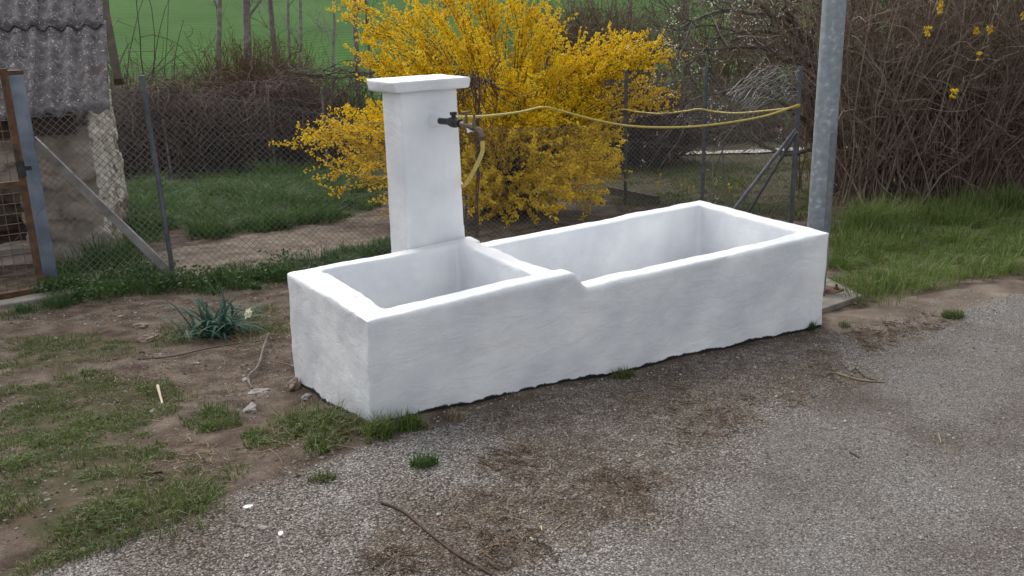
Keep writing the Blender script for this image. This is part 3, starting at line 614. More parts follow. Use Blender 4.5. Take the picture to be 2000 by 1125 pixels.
# rubble relief
no = np.empty(len(co)*3, np.float32); me.vertices.foreach_get('normal', no); no = no.reshape(-1, 3)
rel = np.array([mnoise.cell(Vector((p[0]*7+mnoise.noise(Vector(p*5))*.8, p[1]*7, p[2]*12+mnoise.noise(Vector(p*4))*1.2))) for p in co]); co = co+no*((rel-.5)*.028)[:, None]
me.vertices.foreach_set('co', co.ravel().astype(np.float32)); me.update()
def wall_mat():
    m = mk('rubble and mortar', [(.13, .105, .085), (.26, .215, .17), (.38, .33, .27)], 4, .92, .9, 26); nt = m.node_tree; n, l = nt.nodes, nt.links; b = n['Principled BSDF']; src = b.inputs['Base Color'].links[0].from_socket
    a = n.new('ShaderNodeAttribute'); a.attribute_name = 'limewash'; tc = n.new('ShaderNodeTexCoord'); z = n.new('ShaderNodeTexNoise'); z.inputs['Scale'].default_value = 9; z.inputs['Detail'].default_value = 7; l.new(tc.outputs['Object'], z.inputs['Vector'])
    ad = n.new('ShaderNodeMath'); ad.operation = 'MULTIPLY_ADD'; ad.inputs[1].default_value = 1.5; ad.inputs[2].default_value = -.75; l.new(z.outputs['Fac'], ad.inputs[0]); a2 = n.new('ShaderNodeMath'); a2.operation = 'ADD'; l.new(ad.outputs[0], a2.inputs[0]); l.new(a.outputs['Fac'], a2.inputs[1])
    r = n.new('ShaderNodeMapRange'); r.inputs['From Min'].default_value = .5; r.inputs['From Max'].default_value = .62; l.new(a2.outputs[0], r.inputs['Value'])
    mx = n.new('ShaderNodeMix'); mx.data_type = 'RGBA'; mx.inputs[7].default_value = (.50, .47, .41, 1); l.new(r.outputs[0], mx.inputs[0]); l.new(src, mx.inputs[6]); l.new(mx.outputs[2], b.inputs['Base Color']); return m
me.materials.append(wall_mat()); wo = link('wall', me, shed)
ca = (co-sp_(0, 0, 0))@e_; cb = (co-sp_(0, 0, 0))@u_; lw = np.clip(1.0-np.abs(ca+.0)/.16, 0, 1)*sstep((co[:, 2]-zg-.05)/.3)*(.5+.5*(ca > -.03))*.78
a_ = me.attributes.new('limewash', 'FLOAT', 'POINT'); a_.data.foreach_set('value', lw.astype(np.float32))
MB().bar(sp_(-3.0, .02, ez-.10), sp_(-.12, .02, ez-.10), .14, .16).build('wall_plate', M['wood_dark'], shed)
MB().bar(sp_(oa0-.1, .05, oz1+.03), sp_(oa1+.1, .05, oz1+.03), .14, .07).build('lintel', M['wood'], shed)
MB().hexa([sp_(oa0, -.03, oz0-.03), sp_(oa1+.04, -.03, oz0-.03), sp_(oa1+.04, .2, oz0-.03), sp_(oa0, .2, oz0-.03)], [sp_(oa0, -.03, oz0+.02), sp_(oa1+.04, -.03, oz0+.02), sp_(oa1+.04, .2, oz0+.02), sp_(oa0, .2, oz0+.02)]).build('window_sill', M['concrete'], shed)
# corrugated sheets
PHI = R(33); ru = u_*math.cos(PHI)+np.array([0, 0, math.sin(PHI)]); rn = np.cross(e_, ru)
def roof_mat():
    m = mk('lichened fibre cement', [(.055, .048, .051), (.088, .078, .082), (.122, .110, .113), (.19, .176, .172)], 11, .95, .35, 60, stops=[.30, .45, .60, .78]); nt = m.node_tree; n, l = nt.nodes, nt.links; b = n['Principled BSDF']; src = b.inputs['Base Color'].links[0].from_socket
    tc = n.new('ShaderNodeTexCoord'); prev = src
    for sc, th, sub, colr, g in ((19, .20, .54, (.40, .39, .36, 1), 11), (12, .19, .54, (.012, .011, .012, 1), 7), (38, .26, .48, (.38, .36, .33, 1), 5), (5, .33, .60, (.085, .06, .06, 1), 3)):
        mp = n.new('ShaderNodeMapping'); mp.inputs['Location'].default_value = (sc*.7, g, 2.); l.new(tc.outputs['Object'], mp.inputs['Vector'])
        dz = n.new('ShaderNodeTexNoise'); dz.inputs['Scale'].default_value = sc*1.6; l.new(mp.outputs[0], dz.inputs['Vector'])
        vm = n.new('ShaderNodeVectorMath'); vm.operation = 'MULTIPLY_ADD'; vm.inputs[1].default_value = (.06, .06, .06); l.new(dz.outputs['Color'], vm.inputs[0]); l.new(mp.outputs[0], vm.inputs[2])
        v = n.new('ShaderNodeTexVoronoi'); v.inputs['Scale'].default_value = sc; l.new(vm.outputs[0], v.inputs['Vector']); lt = n.new('ShaderNodeMath'); lt.operation = 'LESS_THAN'; lt.inputs[1].default_value = th; l.new(v.outputs['Distance'], lt.inputs[0])
        z = n.new('ShaderNodeTexNoise'); z.inputs['Scale'].default_value = sc*.35; z.inputs['Detail'].default_value = 3; l.new(mp.outputs[0], z.inputs['Vector']); gt = n.new('ShaderNodeMath'); gt.operation = 'GREATER_THAN'; gt.inputs[1].default_value = sub; l.new(z.outputs['Fac'], gt.inputs[0])
        ml = n.new('ShaderNodeMath'); ml.operation = 'MULTIPLY'; l.new(lt.outputs[0], ml.inputs[0]); l.new(gt.outputs[0], ml.inputs[1]); mx = n.new('ShaderNodeMix'); mx.data_type = 'RGBA'; mx.inputs[7].default_value = colr; l.new(ml.outputs[0], mx.inputs[0]); l.new(prev, mx.inputs[6]); prev = mx.outputs[2]
    l.new(prev, b.inputs['Base Color']); return m
M['roof'] = roof_mat()
def sheet(a0, a1, s0, s1, lift):
    na = int((a1-a0)/.011); ns = 14; A_ = np.linspace(a0, a1, na); S2 = np.linspace(s0, s1, ns); mb = MB(); th = .007
    rag = (vnoise(A_*22, A_*0, 5)-.5)*.02
    grid = lambda off: np.array([[EV+e_*(a-ex)+ru*(s+(rag[i] if k == 0 else 0))+rn*(.026*math.cos((a-ex+.03)*2*math.pi/.150)+lift+off+.004*(vnoise(a*.8, s*1.5, 2)-.5)) for i, a in enumerate(A_)] for k, s in enumerate(S2)])
    Vt, Vb = grid(th), grid(0.); k = np.arange(na*ns).reshape(ns, na); q = np.stack([k[:-1, :-1], k[:-1, 1:], k[1:, 1:], k[1:, :-1]], -1).reshape(-1, 4); N = na*ns
    rim = []
    for line in (k[0], k[:, -1], k[-1][::-1], k[:, 0][::-1]):
        for p, r_ in zip(line[:-1], line[1:]): rim.append((p, p+N, r_+N, r_)[::1])
    mb.add(np.vstack([Vt.reshape(-1, 3), Vb.reshape(-1, 3)]), np.vstack([q, q[:, ::-1]+N, np.array(rim)])); return mb.build('roof_sheet', M['roof'], shed, True)
sx_ = float((pl(57, 232, sp_(0, -.16, 0), u_)-sp_(0, 0, 0))@e_)
SM = 1.30
sheet(sx_, ex, 0, SM+.1, 0); sheet(sx_-1.1, sx_+.04, -.02, SM+.1, .012); sheet(sx_+.02, ex-.02, SM, SM+1.5, .018); sheet(sx_-1.1, sx_+.05, SM, SM+1.5, .03)
v0 = pd(231, 160, 9.0); v1 = pd(202, 0, 9.7); MB().bar(v0, v0+(v1-v0)*1.6, .085, .085).build('verge_beam', M['wood'], shed)

# ------------------------------------------------------------------ street lamp pole and its base
pf = gp(1589, 583); pf[2] = gz(pf[0], pf[1])[0]
PADZ = .04
pole = empty('street_pole', pf, 'tall galvanised steel lamp pole standing just behind the right end of the trough', 'pole')
dpt = float((pf-CAM)@FWD); ptop = pl(1630, 0, pf, (FWD[0], FWD[1], 0)); pdn = nrm(ptop-pf)
r_ = .076; pb = MB(); pts = [pf+pdn*s for s in (.02, 1., 2., 3.2, 4.5, 6.)]; pb.tube(pts, [r_, r_*.985, r_*.97, r_*.95, r_*.93, r_*.9], 28).build('pole_shaft', None or M['galv'], pole, True)
sdv = nrm(np.cross(pdn, FWD)); cam_side = nrm(-FWD+pdn*(FWD@pdn))
dr = MB(); 
for k in range(8):
    a0, a1 = R(8)+k*R(9), R(8)+(k+1)*R(9)
    f = lambda a, s, rr: pf+pdn*s+(cam_side*math.cos(a)-sdv*math.sin(a))*rr
    dr.hexa([f(a0, .44, r_-.004), f(a0, .44, r_+.0022), f(a1, .44, r_+.0022), f(a1, .44, r_-.004)], [f(a0, 1.17, r_-.005), f(a0, 1.17, r_+.0014), f(a1, 1.17, r_+.0014), f(a1, 1.17, r_-.005)])
dr.build('access_door', M['galv_door'], pole)
MB().box(pf+np.array([.0, 0, PADZ+.013]), .30, .30, .016, R(12)).build('base_plate', M['rust'], pole)
for k, (dx, dy) in enumerate(((-.11, -.11), (.11, -.11), (.11, .11), (-.11, .11))):
    co_, si_ = math.cos(R(12)), math.sin(R(12)); c_ = pf+np.array([dx*co_-dy*si_, dx*si_+dy*co_, PADZ+.006]); MB().tube([c_, c_+np.array([0, 0, .05])], .009, 8).tube([c_+np.array([0, 0, .012]), c_+np.array([0, 0, .028])], .019, 6).build('anchor_bolt', M['rust'], pole)
# footing
pa, pb_, pc_ = gp(1612, 612), gp(1684, 586), gp(1645, 566); mbc = MB(); zt_ = gz(pa[0], pa[1])[0]+.030
A2 = pa[:2]-(pb_-pa)[:2]*.6; Bq = pb_[:2]; Cq = pb_[:2]+(pc_-pb_)[:2]*2.1; Dq = A2+(pc_-pb_)[:2]*2.1
pg_ = [float(G(*q))+.035 for q in (A2, Bq, Cq, Dq)]; mbc.hexa([(*q, z-.3) for q, z in zip((A2, Bq, Cq, Dq), pg_)], [(*q, z) for q, z in zip((A2, Bq, Cq, Dq), pg_)])
pado = mbc.build('concrete_pad', M['concrete']); bv = pado.modifiers.new('b', 'BEVEL'); bv.width = .006; bv.segments = 2; tag(pado, 'square concrete footing under the lamp pole beside the trough', 'footing')

# ------------------------------------------------------------------ forsythia
BB = gp(992, 418); bd = float((BB-CAM)@FWD)
EH = np.array([cy, -sy, 0.]); ED = np.array([sy, cy, 0.])
bush = empty('forsythia_bush', BB, 'big forsythia bush covered in yellow flowers behind the trough', 'bush')
tips = [(580, 275, 0), (605, 262, .2), (640, 340, -.6), (655, 300, -.3), (640, 250, .4), (690, 345, -.9), (665, 30, .3), (700, 62, .2), (715, 130, 0), (705, 110, .6), (755, 88, -.3), (757, 20, .5), (780, 60, .9), (830, 8, 0), (850, -30, .3), (885, -60, -.2), (920, -70, .4), (950, -60, .8), (985, -50, -.3), (1000, -20, .6), (1045, 35, .1), (1062, 10, .5), (1092, 48, -.2), (1100, 80, .3), (1090, 35, .7), (1150, 125, .5), (1180, 120, .1), (1240, 85, .3), (1258, 80, .6), (1290, 88, .2), (1315, 108, .5), (1320, 110, 0), (1325, 190, .3), (1305, 200, -.1), (1275, 160, -.4), (1260, 110, -.2), (1200, 322, -.4), (1190, 335, -.6), (1170, 385, -.8), (1180, 250, -.7), (1100, 405, -1), (930, 405, -1.1), (965, 435, -1.2), (880, 385, -1), (1040, 430, -1.2), (1120, 350, -1), (720, 240, -.7), (730, 370, -1), (860, 60, -.5), (800, 130, -.6), (940, 90, -.8), (1010, 140, -.9), (1080, 220, -1.1), (950, 250, -1.2), (870, 210, -1.0), (1150, 200, -.8), (760, 190, -.4)]
T_, D_ = [], []
for (u, v, dd) in tips:
    for k in range(5 if k else 5):
        j = 22 if k else 5
        T_.append(pd(u+rng.normal(0, j), v+rng.normal(0, j*.8), bd+dd+(1.3 if u > 1130 and v < 300 else 0)+rng.normal(0, .25)))
for k in range(150):
    a = rng.uniform(0, 2*math.pi); rad = math.sqrt(rng.uniform(0, 1)); h = rng.uniform(.5, 2.5); lat = math.cos(a)*rad*1.95-.15; h = min(h, 1.55) if lat > .45 else h; T_.append(BB+ED*(1.1 if lat > .8 else 0)+EH*lat+ED*(math.sin(a)*rad*1.5)+np.array([0, 0, h*(1-.55*rad*rad)]))
T_ = np.array(T_); T_[:, 2] = np.maximum(T_[:, 2], gz(T_[:, 0], T_[:, 1])+.08); N = len(T_)
b0 = BB+np.stack([rng.normal(0, .17, N), rng.normal(0, .17, N), np.zeros(N)], 1); b0[:, 2] = gz(b0[:, 0], b0[:, 1])-.03
dv = T_-b0; L = np.linalg.norm(dv, axis=1); hd = dv.copy(); hd[:, 2] = 0
ctl = b0+hd*.28+np.array([0, 0, 1.])*(np.maximum(dv[:, 2], .5)*.62+.28*np.linalg.norm(hd, axis=1))[:, None]+rng.normal(0, .07, (N, 3))
t = np.linspace(0, 1, 12)[None, :, None]; ST = b0[:, None]*(1-t)**2+2*ctl[:, None]*t*(1-t)+T_[:, None]*t*t; ST += rng.normal(0, .012, ST.shape)*t
so_, sd_, si, st_ = shoots(ST, 2000, .35, .97, .7, .2); SH = walk(so_, sd_, rng.uniform(.15, .5, 2000), 5, .16, .06)
mb = MB(); Vx, Qx = tubes(ST, taper(N, 12, .009, .0025), 4); mb.add(Vx, Qx); Vx, Qx = tubes(SH, taper(len(SH), 6, .0035, .0016), 3); mb.add(Vx, Qx); mb.build('stems', M['stem_y'], bush)
def along(P, n, t0, t1, jit):
    i = rng.integers(0, len(P), n); t = (t0+(t1-t0)*rng.uniform(0, 1, n)**.9)*(P.shape[1]-1); k = np.minimum(t.astype(int), P.shape[1]-2); f = (t-k)[:, None]; return P[i, k]*(1-f)+P[i, k+1]*f+rng.normal(0, jit, (n, 3))
F1 = along(ST, 50000, .34, 1., .015); F2 = along(SH, 76000, .05, 1., .014)
mb = MB(); Vx, Qx = bits(np.vstack([F1, F2]), .037, .55, 2); mb.add(Vx, Qx); mb.build('flowers', M['yellow'], bush)

# ------------------------------------------------------------------ twiggy growth
def twiggery(name, label, cat, base, height, n, mat, L=(.6, 1.4), r=.006, wob=.3, grav=0., side=2.0, lean=.5, group=None, spreadh=1., extra=None, dirs=None, leafmat=None, nleaf=0, leafsize=.03):
    """a thicket: stems rising from points base (n,3) up to height, side shoots all through"""
    root = empty(name, base.mean(0), label, cat, group); i = rng.integers(0, len(base), n); P0 = base[i]+rng.normal(0, .08, (n, 3))*np.array([1, 1, 0]); P0[:, 2] = gz(P0[:, 0], P0[:, 1])-.03
    D = np.stack([rng.normal(0, lean, n), rng.normal(0, lean, n), np.ones(n)], 1); ST = walk(P0, D, rng.uniform(.55, 1.05, n)*height, 8, wob*.5, grav)
    m = int(n*side); o, d, _, _ = shoots(ST, m, .08, 1., 1.3); SH = walk(o, d, rng.uniform(*L, m), 6, wob, -.02); m2 = m; o, d, _, _ = shoots(SH, m2, .2, 1., 1.0); S3 = walk(o, d, rng.uniform(*L, m2)*.5, 4, wob)
    mb = MB()
    for P, a, b in ((ST, r*1.7, r*.6), (SH, r*.8, r*.35), (S3, r*.5, r*.3)): Vx, Qx = tubes(P, taper(len(P), P.shape[1], a*rng.uniform(.7, 1.3, len(P)), b), 3); mb.add(Vx, Qx)
    mb.build('twigs', mat, root)
    if leafmat: mb = MB(); Vx, Qx = bits(along(S3, nleaf, 0, 1, .02), leafsize, .5, 1); mb.add(Vx, Qx); mb.build('leaves', leafmat, root)
    return root, ST, SH, S3
def strip(px, w, n):
    """points scattered along a ground strip"""
    P = np.array([gp(u, v) for u, v in px]); t = rng.uniform(0, len(P)-1, n); k = np.minimum(t.astype(int), len(P)-2); f = (t-k)[:, None]; q = P[k]*(1-f)+P[k+1]*f+ED*rng.uniform(0, w, n)[:, None]+EH*rng.normal(0, .1, n)[:, None]; q[:, 2] = gz(q[:, 0], q[:, 1]); return q
# dark vine-grown hedge behind the garden
hb = strip([(200, 349), (330, 345), (470, 339), (560, 334), (600, 332)], 1.1, 500)
root, ST, SH, S3 = twiggery('overgrown_hedge', 'dark brown hedge smothered in bare vines at the back of the garden', 'hedge', hb, 1.75, 1500, M['twig_dark'], (.5, 1.3), .008, .5, 0, 3.2, .35)
n = 2300; o = hb[rng.integers(0, 500, n)].copy(); o[:, 2] += rng.uniform(.7, 1.84, n); P = walk(o-ED*rng.uniform(.0, .4, n)[:, None], np.stack([rng.normal(0, 1, n), rng.normal(0, 1, n)-.4, rng.normal(.1, .3, n)], 1), rng.uniform(.5, 1.5, n), 8, .28, -.16)
mb = MB(); Vx, Qx = tubes(P, taper(n, 9, .0065, .004), 3); mb.add(Vx, Qx); mb.build('vine_strands', M['twig_red'], root)
# ragged vine trailing along the fence behind the pillar
vb = strip([(600, 338), (650, 335), (700, 333)], .8, 60)
root, ST, SH, S3 = twiggery('climbing_vine', 'tangled bare vine trailing from the dark hedge towards the white pillar', 'vine', vb, 1.75, 90, M['twig_dark'], (.5, 1.6), .007, .35, -.06, 2.6, .3)
Lv = np.array([pd(u, v, 16.2-k*.35) for k, (u, v) in enumerate(((560, 152), (640, 148), (700, 140), (760, 137), (830, 138), (900, 140), (950, 150)))]); Lv = smooth_path(Lv, 4); out = []
for k in range(9): out.append(Lv+np.cumsum(rng.normal(0, .035, Lv.shape), 0)+rng.normal(0, .06, 3))
P = np.array(out); mb = MB(); Vx, Qx = tubes(P, np.full(P.shape[:2], .0075), 4); mb.add(Vx, Qx); o, d, _, _ = shoots(P, 150, 0, 1, 1.5, -.4); Q2 = walk(o, d, rng.uniform(.4, 1.3, 150), 7, .3, -.12); Vx, Qx = tubes(Q2, taper(150, 8, .007, .003), 3); mb.add(Vx, Qx); mb.build('runners', M['twig_dark'], root)
# vine knot beside the pillar, over the fence wire
kb = CAM+ray(925, 150)*9.4
kb_ = onG(kb[0], kb[1]); root = empty('vine_knot', kb_, 'knot of brown vine stems hanging just right of the pillar cap', 'vine')
n = 46; o = np.array([pd(rng.uniform(895, 960), rng.uniform(138, 165), 9.4+rng.normal(0, .15)) for _ in range(n)]); P = walk(o, np.stack([rng.normal(0, 1, n), rng.normal(0, 1, n), rng.normal(-.8, .5, n)], 1), rng.uniform(.4, .95, n), 8, .28, -.05); mb = MB(); Vx, Qx = tubes(P, taper(n, 9, .006, .003), 4); mb.add(Vx, Qx)
P = np.array([[pd(932+rng.normal(0, 4), 470-k*33, 9.4+rng.normal(0, .03)) for k in range(11)] for _ in range(3)]); Vx, Qx = tubes(P, np.full((3, 11), .009), 4); mb.add(Vx, Qx); mb.build('vine_stems', M['bark_red'], root)

# thicket on the right
tb_ = strip([(1655, 405), (1760, 402), (1880, 396), (2000, 388), (2120, 380)], 1.7, 700)
thick, ST, SH, S3 = twiggery('thicket', 'tall dense brown thicket of bare shrubs behind the grassy verge', 'thicket', tb_, 3.9, 900, M['twig_brown'], (.3, 1.1), .0052, .30, .03, 6., .2)
cent = along(SH, 3000, .3, 1, 0); cent = cent[cent[:, 2] > gz(cent[:, 0], cent[:, 1])+.9]; cent = cent[np.argsort(cent @ FWD)[:110]]; cent = cent[rng.permutation(len(cent))[:26]]
for c in cent:
    FP = c+np.clip(rng.normal(0, .03, (rng.integers(8, 26), 3)), -.024, .024)*np.array([.8, .8, 1.4]); mb = MB(); Vx, Qx = bits(FP, .045, .5, 2); mb.add(Vx, Qx); mb.build('flower_cluster', M['yellow'], thick)
mb = MB(); Vx, Qx = bits(along(S3, 5000, 0, 1, .02), .028, .5, 1); mb.add(Vx, Qx); mb.build('young_leaves', M['twig_olive'], thick)

# trees: trunk plus bare crown
def limb_tree(root, base, top, r0, n1=10, n2=40, n3=160, mat=None, crown=True, lens=(2.2, 1.2, .6), t0=.25, spread=.9, bend=.08, twr=1., up=.25):
    k = 10; t = np.linspace(0, 1, k)[:, None]; tr = base*(1-t)+top*t; tr = tr+np.cumsum(rng.normal(0, bend, tr.shape), 0)*np.array([1, 1, .2])*t; rr = r0*(1-.55*t[:, 0]); rr[0] *= 1.35
    MB().tube(tr, rr, 10).build('trunk', mat, root, True)
    if not crown: return tr, None, None, None
    P = tr[None]; o, d, i, tt = shoots(P, n1, t0, 1., spread, up); A = walk(o, d, rng.uniform(.6, 1.1, n1)*lens[0], 8, .12, .02); o, d, _, _ = shoots(A, n2, .2, 1., .9, .1); B = walk(o, d, rng.uniform(.5, 1.1, n2)*lens[1], 6, .15); o, d, _, _ = shoots(B, n3, .1, 1., .9); Cc = walk(o, d, rng.uniform(.4, 1.1, n3)*lens[2], 5, .18)
    mb = MB(); mb.tube(tr, rr*.3, 5)
    for Q, a, b in ((A, r0*.4*twr, r0*.12*twr), (B, r0*.15*twr, r0*.06*twr), (Cc, max(r0*.06*twr, .004), .003)): Vx, Qx = tubes(Q, taper(len(Q), Q.shape[1], a, b), 5 if Q is A else 3); mb.add(Vx, Qx)
    mb.build('branches', mat, root); return tr, A, B, Cc
# plum tree behind the pole
pb0 = gp(1658, 378); pdp = float((pb0-CAM)@FWD); plum = empty('plum_tree', pb0, 'white blossoming plum tree with a leaning trunk behind the lamp pole', 'tree')
tr = np.array([pb0-np.array([0, 0, .1]), pd(1648, 330, pdp), pd(1630, 295, pdp), pd(1598, 270, pdp), pd(1584, 220, pdp), pd(1582, 140, pdp), pd(1580, 85, pdp)]); MB().tube(smooth_path(tr, 4), np.linspace(.17, .085, 25)*np.array([1.25]+[1]*24), 12).build('trunk', M['bark_red'], plum, True)
stump = [pd(1650, 335, pdp-.05), pd(1640, 312, pdp-.1), pd(1641, 296, pdp-.1)]; MB().tube(stump, [.13, .12, .09], 10).build('stump', M['bark'], plum, True)
br_ = [[(1580, 85), (1560, 50), (1530, 20), (1500, -20)], [(1580, 90), (1595, 40), (1602, 0), (1605, -40)], [(1590, 240), (1570, 140), (1530, 80), (1515, 30), (1513, -20)], [(1600, 145), (1560, 110), (1525, 68), (1470, 60), (1400, 75)], [(1600, 125), (1560, 122), (1480, 85), (1400, 50), (1330, 60)], [(1585, 200), (1520, 160), (1430, 190), (1380, 130)], [(1600, 290), (1540, 300), (1480, 280), (1430, 255), (1370, 255)], [(1590, 260), (1540, 210), (1470, 170), (1400, 180), (1340, 200)], [(1580, 100), (1540, 40), (1450, 20), (1380, 30), (1320, 60)], [(1600, 130), (1555, 128), (1500, 100), (1440, 92), (1350, 95), (1300, 85)], [(1580, 90), (1540, 60), (1480, 10), (1400, -10), (1340, 0)], [(1640, 300), (1655, 200), (1660, 100), (1668, 0)], [(1590, 230), (1550, 180), (1450, 230), (1400, 290)]]
A = []
for pts in br_:
    w_ = np.array([pd(u, v, pdp-.25*i+rng.normal(0, .1)) for i, (u, v) in enumerate(pts)]); q_ = smooth_path(w_, 6); A.append(q_[np.linspace(0, len(q_)-1, 14).astype(int)])
A = np.array(A)+rng.normal(0, .012, (len(A), 14, 3)); o, d, _, _ = shoots(A, 150, .25, 1., .8, .05); B = walk(o, d, rng.uniform(.4, 1.1, 150), 6, .16); o, d, _, _ = shoots(B, 340, .1, 1., .9); Cc = walk(o, d, rng.uniform(.15, .5, 340), 4, .18)
mb = MB()
for Q, a, b in ((A, .034, .010), (B, .010, .004), (Cc, .0045, .0025)): Vx, Qx = tubes(Q, taper(len(Q), Q.shape[1], a, b), 5 if Q is A else 3); mb.add(Vx, Qx)
mb.build('branches', M['bark'], plum); cl = along(Cc, 300, .2, 1, .02); cl = cl[rng.uniform(0, 1, len(cl)) < .9]; FP = np.repeat(cl, 4, 0)+rng.normal(0, .028, (len(cl)*4, 3)); mb = MB(); Vx, Qx = bits(FP, .026, .7, 1); mb.add(Vx, Qx); mb.build('blossoms', M['white_fl'], plum)

# background shrubs
def shrub(px, w, n, label, mat, h, name='bare_shrub', **kw):
    b = strip(px, w, 160); return twiggery(name, label, 'shrub', b, h, n, mat, group='bare shrubs beyond the garden', **kw)
shrub([(440, 300), (560, 292)], 1.5, 700, 'russet brown shrub rising above the dark hedge at left', M['twig_rust'], 2.95, L=(.3, .8), r=.008, wob=.4, side=4.5, lean=.25)
shrub([(250, 300), (420, 300)], 1.2, 330, 'low olive scrub on top of the dark hedge near the shed roof', M['twig_olive'], 2.15, L=(.3, .8), r=.008, wob=.35, side=3., lean=.35)
shrub([(225, 300), (330, 295)], 1.0, 22, 'sparse thin saplings against the green field right of the shed roof', M['twig_dark'], 4.6, L=(.8, 2.0), r=.012, wob=.2, side=2.2, lean=.2)
shrub([(1110, 225), (1230, 222)], 2.5, 900, 'rounded tan mound of dead brambles beyond the forsythia', M['twig_tan'], 4.0, L=(.6, 1.5), r=.013, wob=.45, side=3.2, lean=.3)
shrub([(1190, 330), (1300, 326)], 1.4, 800, 'dense dark shrub behind the chain link fence right of the forsythia', M['twig_dark'], 1.75, L=(.3, .9), r=.009, wob=.5, side=4., lean=.3)
shrub([(1330, 262), (1480, 258), (1660, 252)], 3.0, 190, 'broad brown scrub behind the plum tree', M['twig_tan'], 4.6, L=(.6, 1.6), r=.013, wob=.28, side=3.4, lean=.2, leafmat=M['weed'], nleaf=5000, leafsize=.07)
shrub([(1300, 285), (1400, 280), (1640, 275)], 1.4, 300, 'low tan brambles along the pale track', M['twig_tan'], 1.1, L=(.4, .9), r=.011, wob=.4, side=3., lean=.4)
shrub([(620, 290), (720, 286)], 2.0, 130, 'grey green scrub between the dark hedge and the forsythia', M['twig_olive'], 1.9, L=(.4, 1.0), r=.011, wob=.35, side=2.5, lean=.3)
# bare trees along the field edge
trees = [(425, 250, 418, -60, .13, 'thin leaning bare tree nearest the shed roof', 'bark_mid', 22.), (487, 250, 478, -80, .22, 'stout bare trunk above the russet shrub', 'bark_mid', 23.), (548, 250, 527, -60, .16, 'bare trunk just right of the russet shrub', 'bark_mid', 24.), (570, 240, 565, -60, .09, 'slim grey trunk second from the russet shrub', 'bark_pale', 25.), (590, 240, 583, -60, .10, 'pale grey trunk third from the russet shrub', 'bark_pale', 24.), (651, 240, 652, -60, .075, 'thin whitish sapling alone against the green field', 'bark_pale', 23.), (703, 235, 688, -60, .15, 'grey brown trunk left of the forsythia top', 'bark_mid', 25.), (728, 235, 700, -60, .08, 'slender bare trunk touching the forsythia top left', 'bark', 27.), (1222, 170, 1229, -60, .17, 'curved bare trunk on the tan bramble mound', 'bark_mid', 33.), (1342, 180, 1340, -60, .26, 'thick trunk seen through plum blossom', 'bark', 30.), (1690, 280, 1678, -80, .16, 'dark trunk right of the lamp pole inside the thicket', 'bark_red', 14.), (1912, 300, 1914, -80, .10, 'straight brown trunk deep in the right thicket', 'bark_red', 11.6), (1870, 330, 1862, -80, .12, 'dark trunk deep in the right thicket', 'bark_red', 12.2), (870, 150, 862, -80, .10, 'bare trunk hidden behind the forsythia top', 'bark', 28.)]
for (u, v, ut, vt, r0, lab, mt, dd) in trees:
    b = pd(u, v, dd); g = gz(b[0], b[1])[0]; tp = pd(ut, vt, dd); dirv = (tp-b)/(tp[2]-b[2]); b2 = b+dirv*(g-.1-b[2]); tp2 = b+dirv*(tp[2]-b[2]+2.5); r0 *= .60
    root = empty('bare_tree', (b2[0], b2[1], g), lab, 'tree', 'bare trees beyond the garden'); small = r0 < .1
    limb_tree(root, b2, tp2, r0, 7 if small else 11, 30, 110, M[mt], True, (1.7, 1.0, .6), .32, .9, .05, .8)

# ------------------------------------------------------------------ grass and weeds
def scatter(poly, n, seed=1, thr=.42, s=5., avoid=True, power=1.):
    lo, hi = poly.min(0), poly.max(0); area = (hi-lo).prod(); P = rng.uniform(lo, hi, (int(n*area), 2)); k = sdist(P[:, 0], P[:, 1], poly); f = fbm(P[:, 0]*s, P[:, 1]*s, seed); keep = (k+ (f-.5)*.25 > 0) & (f > thr)
    if avoid: keep &= ~((P[:, 0] > -.05) & (P[:, 0] < 2.93) & (P[:, 1] > -.0) & (P[:, 1] < 1.04)); keep &= ~((P[:, 0] > .6) & (P[:, 0] < 1.1) & (P[:, 1] > 1) & (P[:, 1] < 1.27))
    P = P[keep]; f = f[keep]; return np.column_stack([P, gz(P[:, 0], P[:, 1])-.004]), f
def turf(name, label, specs, mat):
    mb = MB()
    for (key, n, h, w, thr, s, lean) in specs:
        poly = TURF[key] if isinstance(key, str) else key
        P, f = scatter(poly, n, sum(map(ord, key)) if isinstance(key, str) else 5, thr, s)
        hh = h*(.45+1.3*np.clip((f-thr)/.3, 0, 1))*rng.uniform(.55, 1.25, len(P)); Vx, Qx, Tx = blades(P, hh, w*rng.uniform(.6, 1.3, len(P)), lean); mb.add(Vx, Qx, Tx)
    o = mb.build(name, mat); tag(o, label, 'grass', kind='stuff'); return o
turf('lawn_grass', 'short patchy grass at lower left between the soil and the gravel', [('near', 13000, .022, .0034, .42, 3.6, 1.2), ('side', 7000, .022, .0032, .47, 4, 1.1), ('corner', 7000, .042, .0042, .44, 6, 1.3), ('mid', 9000, .038, .004, .42, 6, 1.1), ('daff', 4500, .045, .004, .5, 7, 1.2)], M['grass_short'])
turf('garden_grass', 'lush dark green grass clumps inside the fenced garden', [('garden', 1300, .06, .007, .41, 2.2, 1.2), ('gardenback', 700, .11, .010, .3, 2, 1.1), ('wallfoot', 2500, .12, .007, .42, 5, .8)], M['grass_lush'])
turf('fence_grass', 'weedy green grass along the foot of the front fence', [('fencefoot', 2600, .10, .006, .44, 4.5, .8), ('gatefoot', 2600, .07, .006, .42, 5, .9)], M['weed'])
turf('verge_grass', 'tall mixed grass on the verge right of the trough', [('verge', 3600, .055, .005, .40, 2.6, 1.2)], M['grass_verge'])
turf('lawn_beyond', 'mown grass beyond the side fence', [('lawn', 420, .06, .016, .38, 1.5, .9)], M['grass_short'])
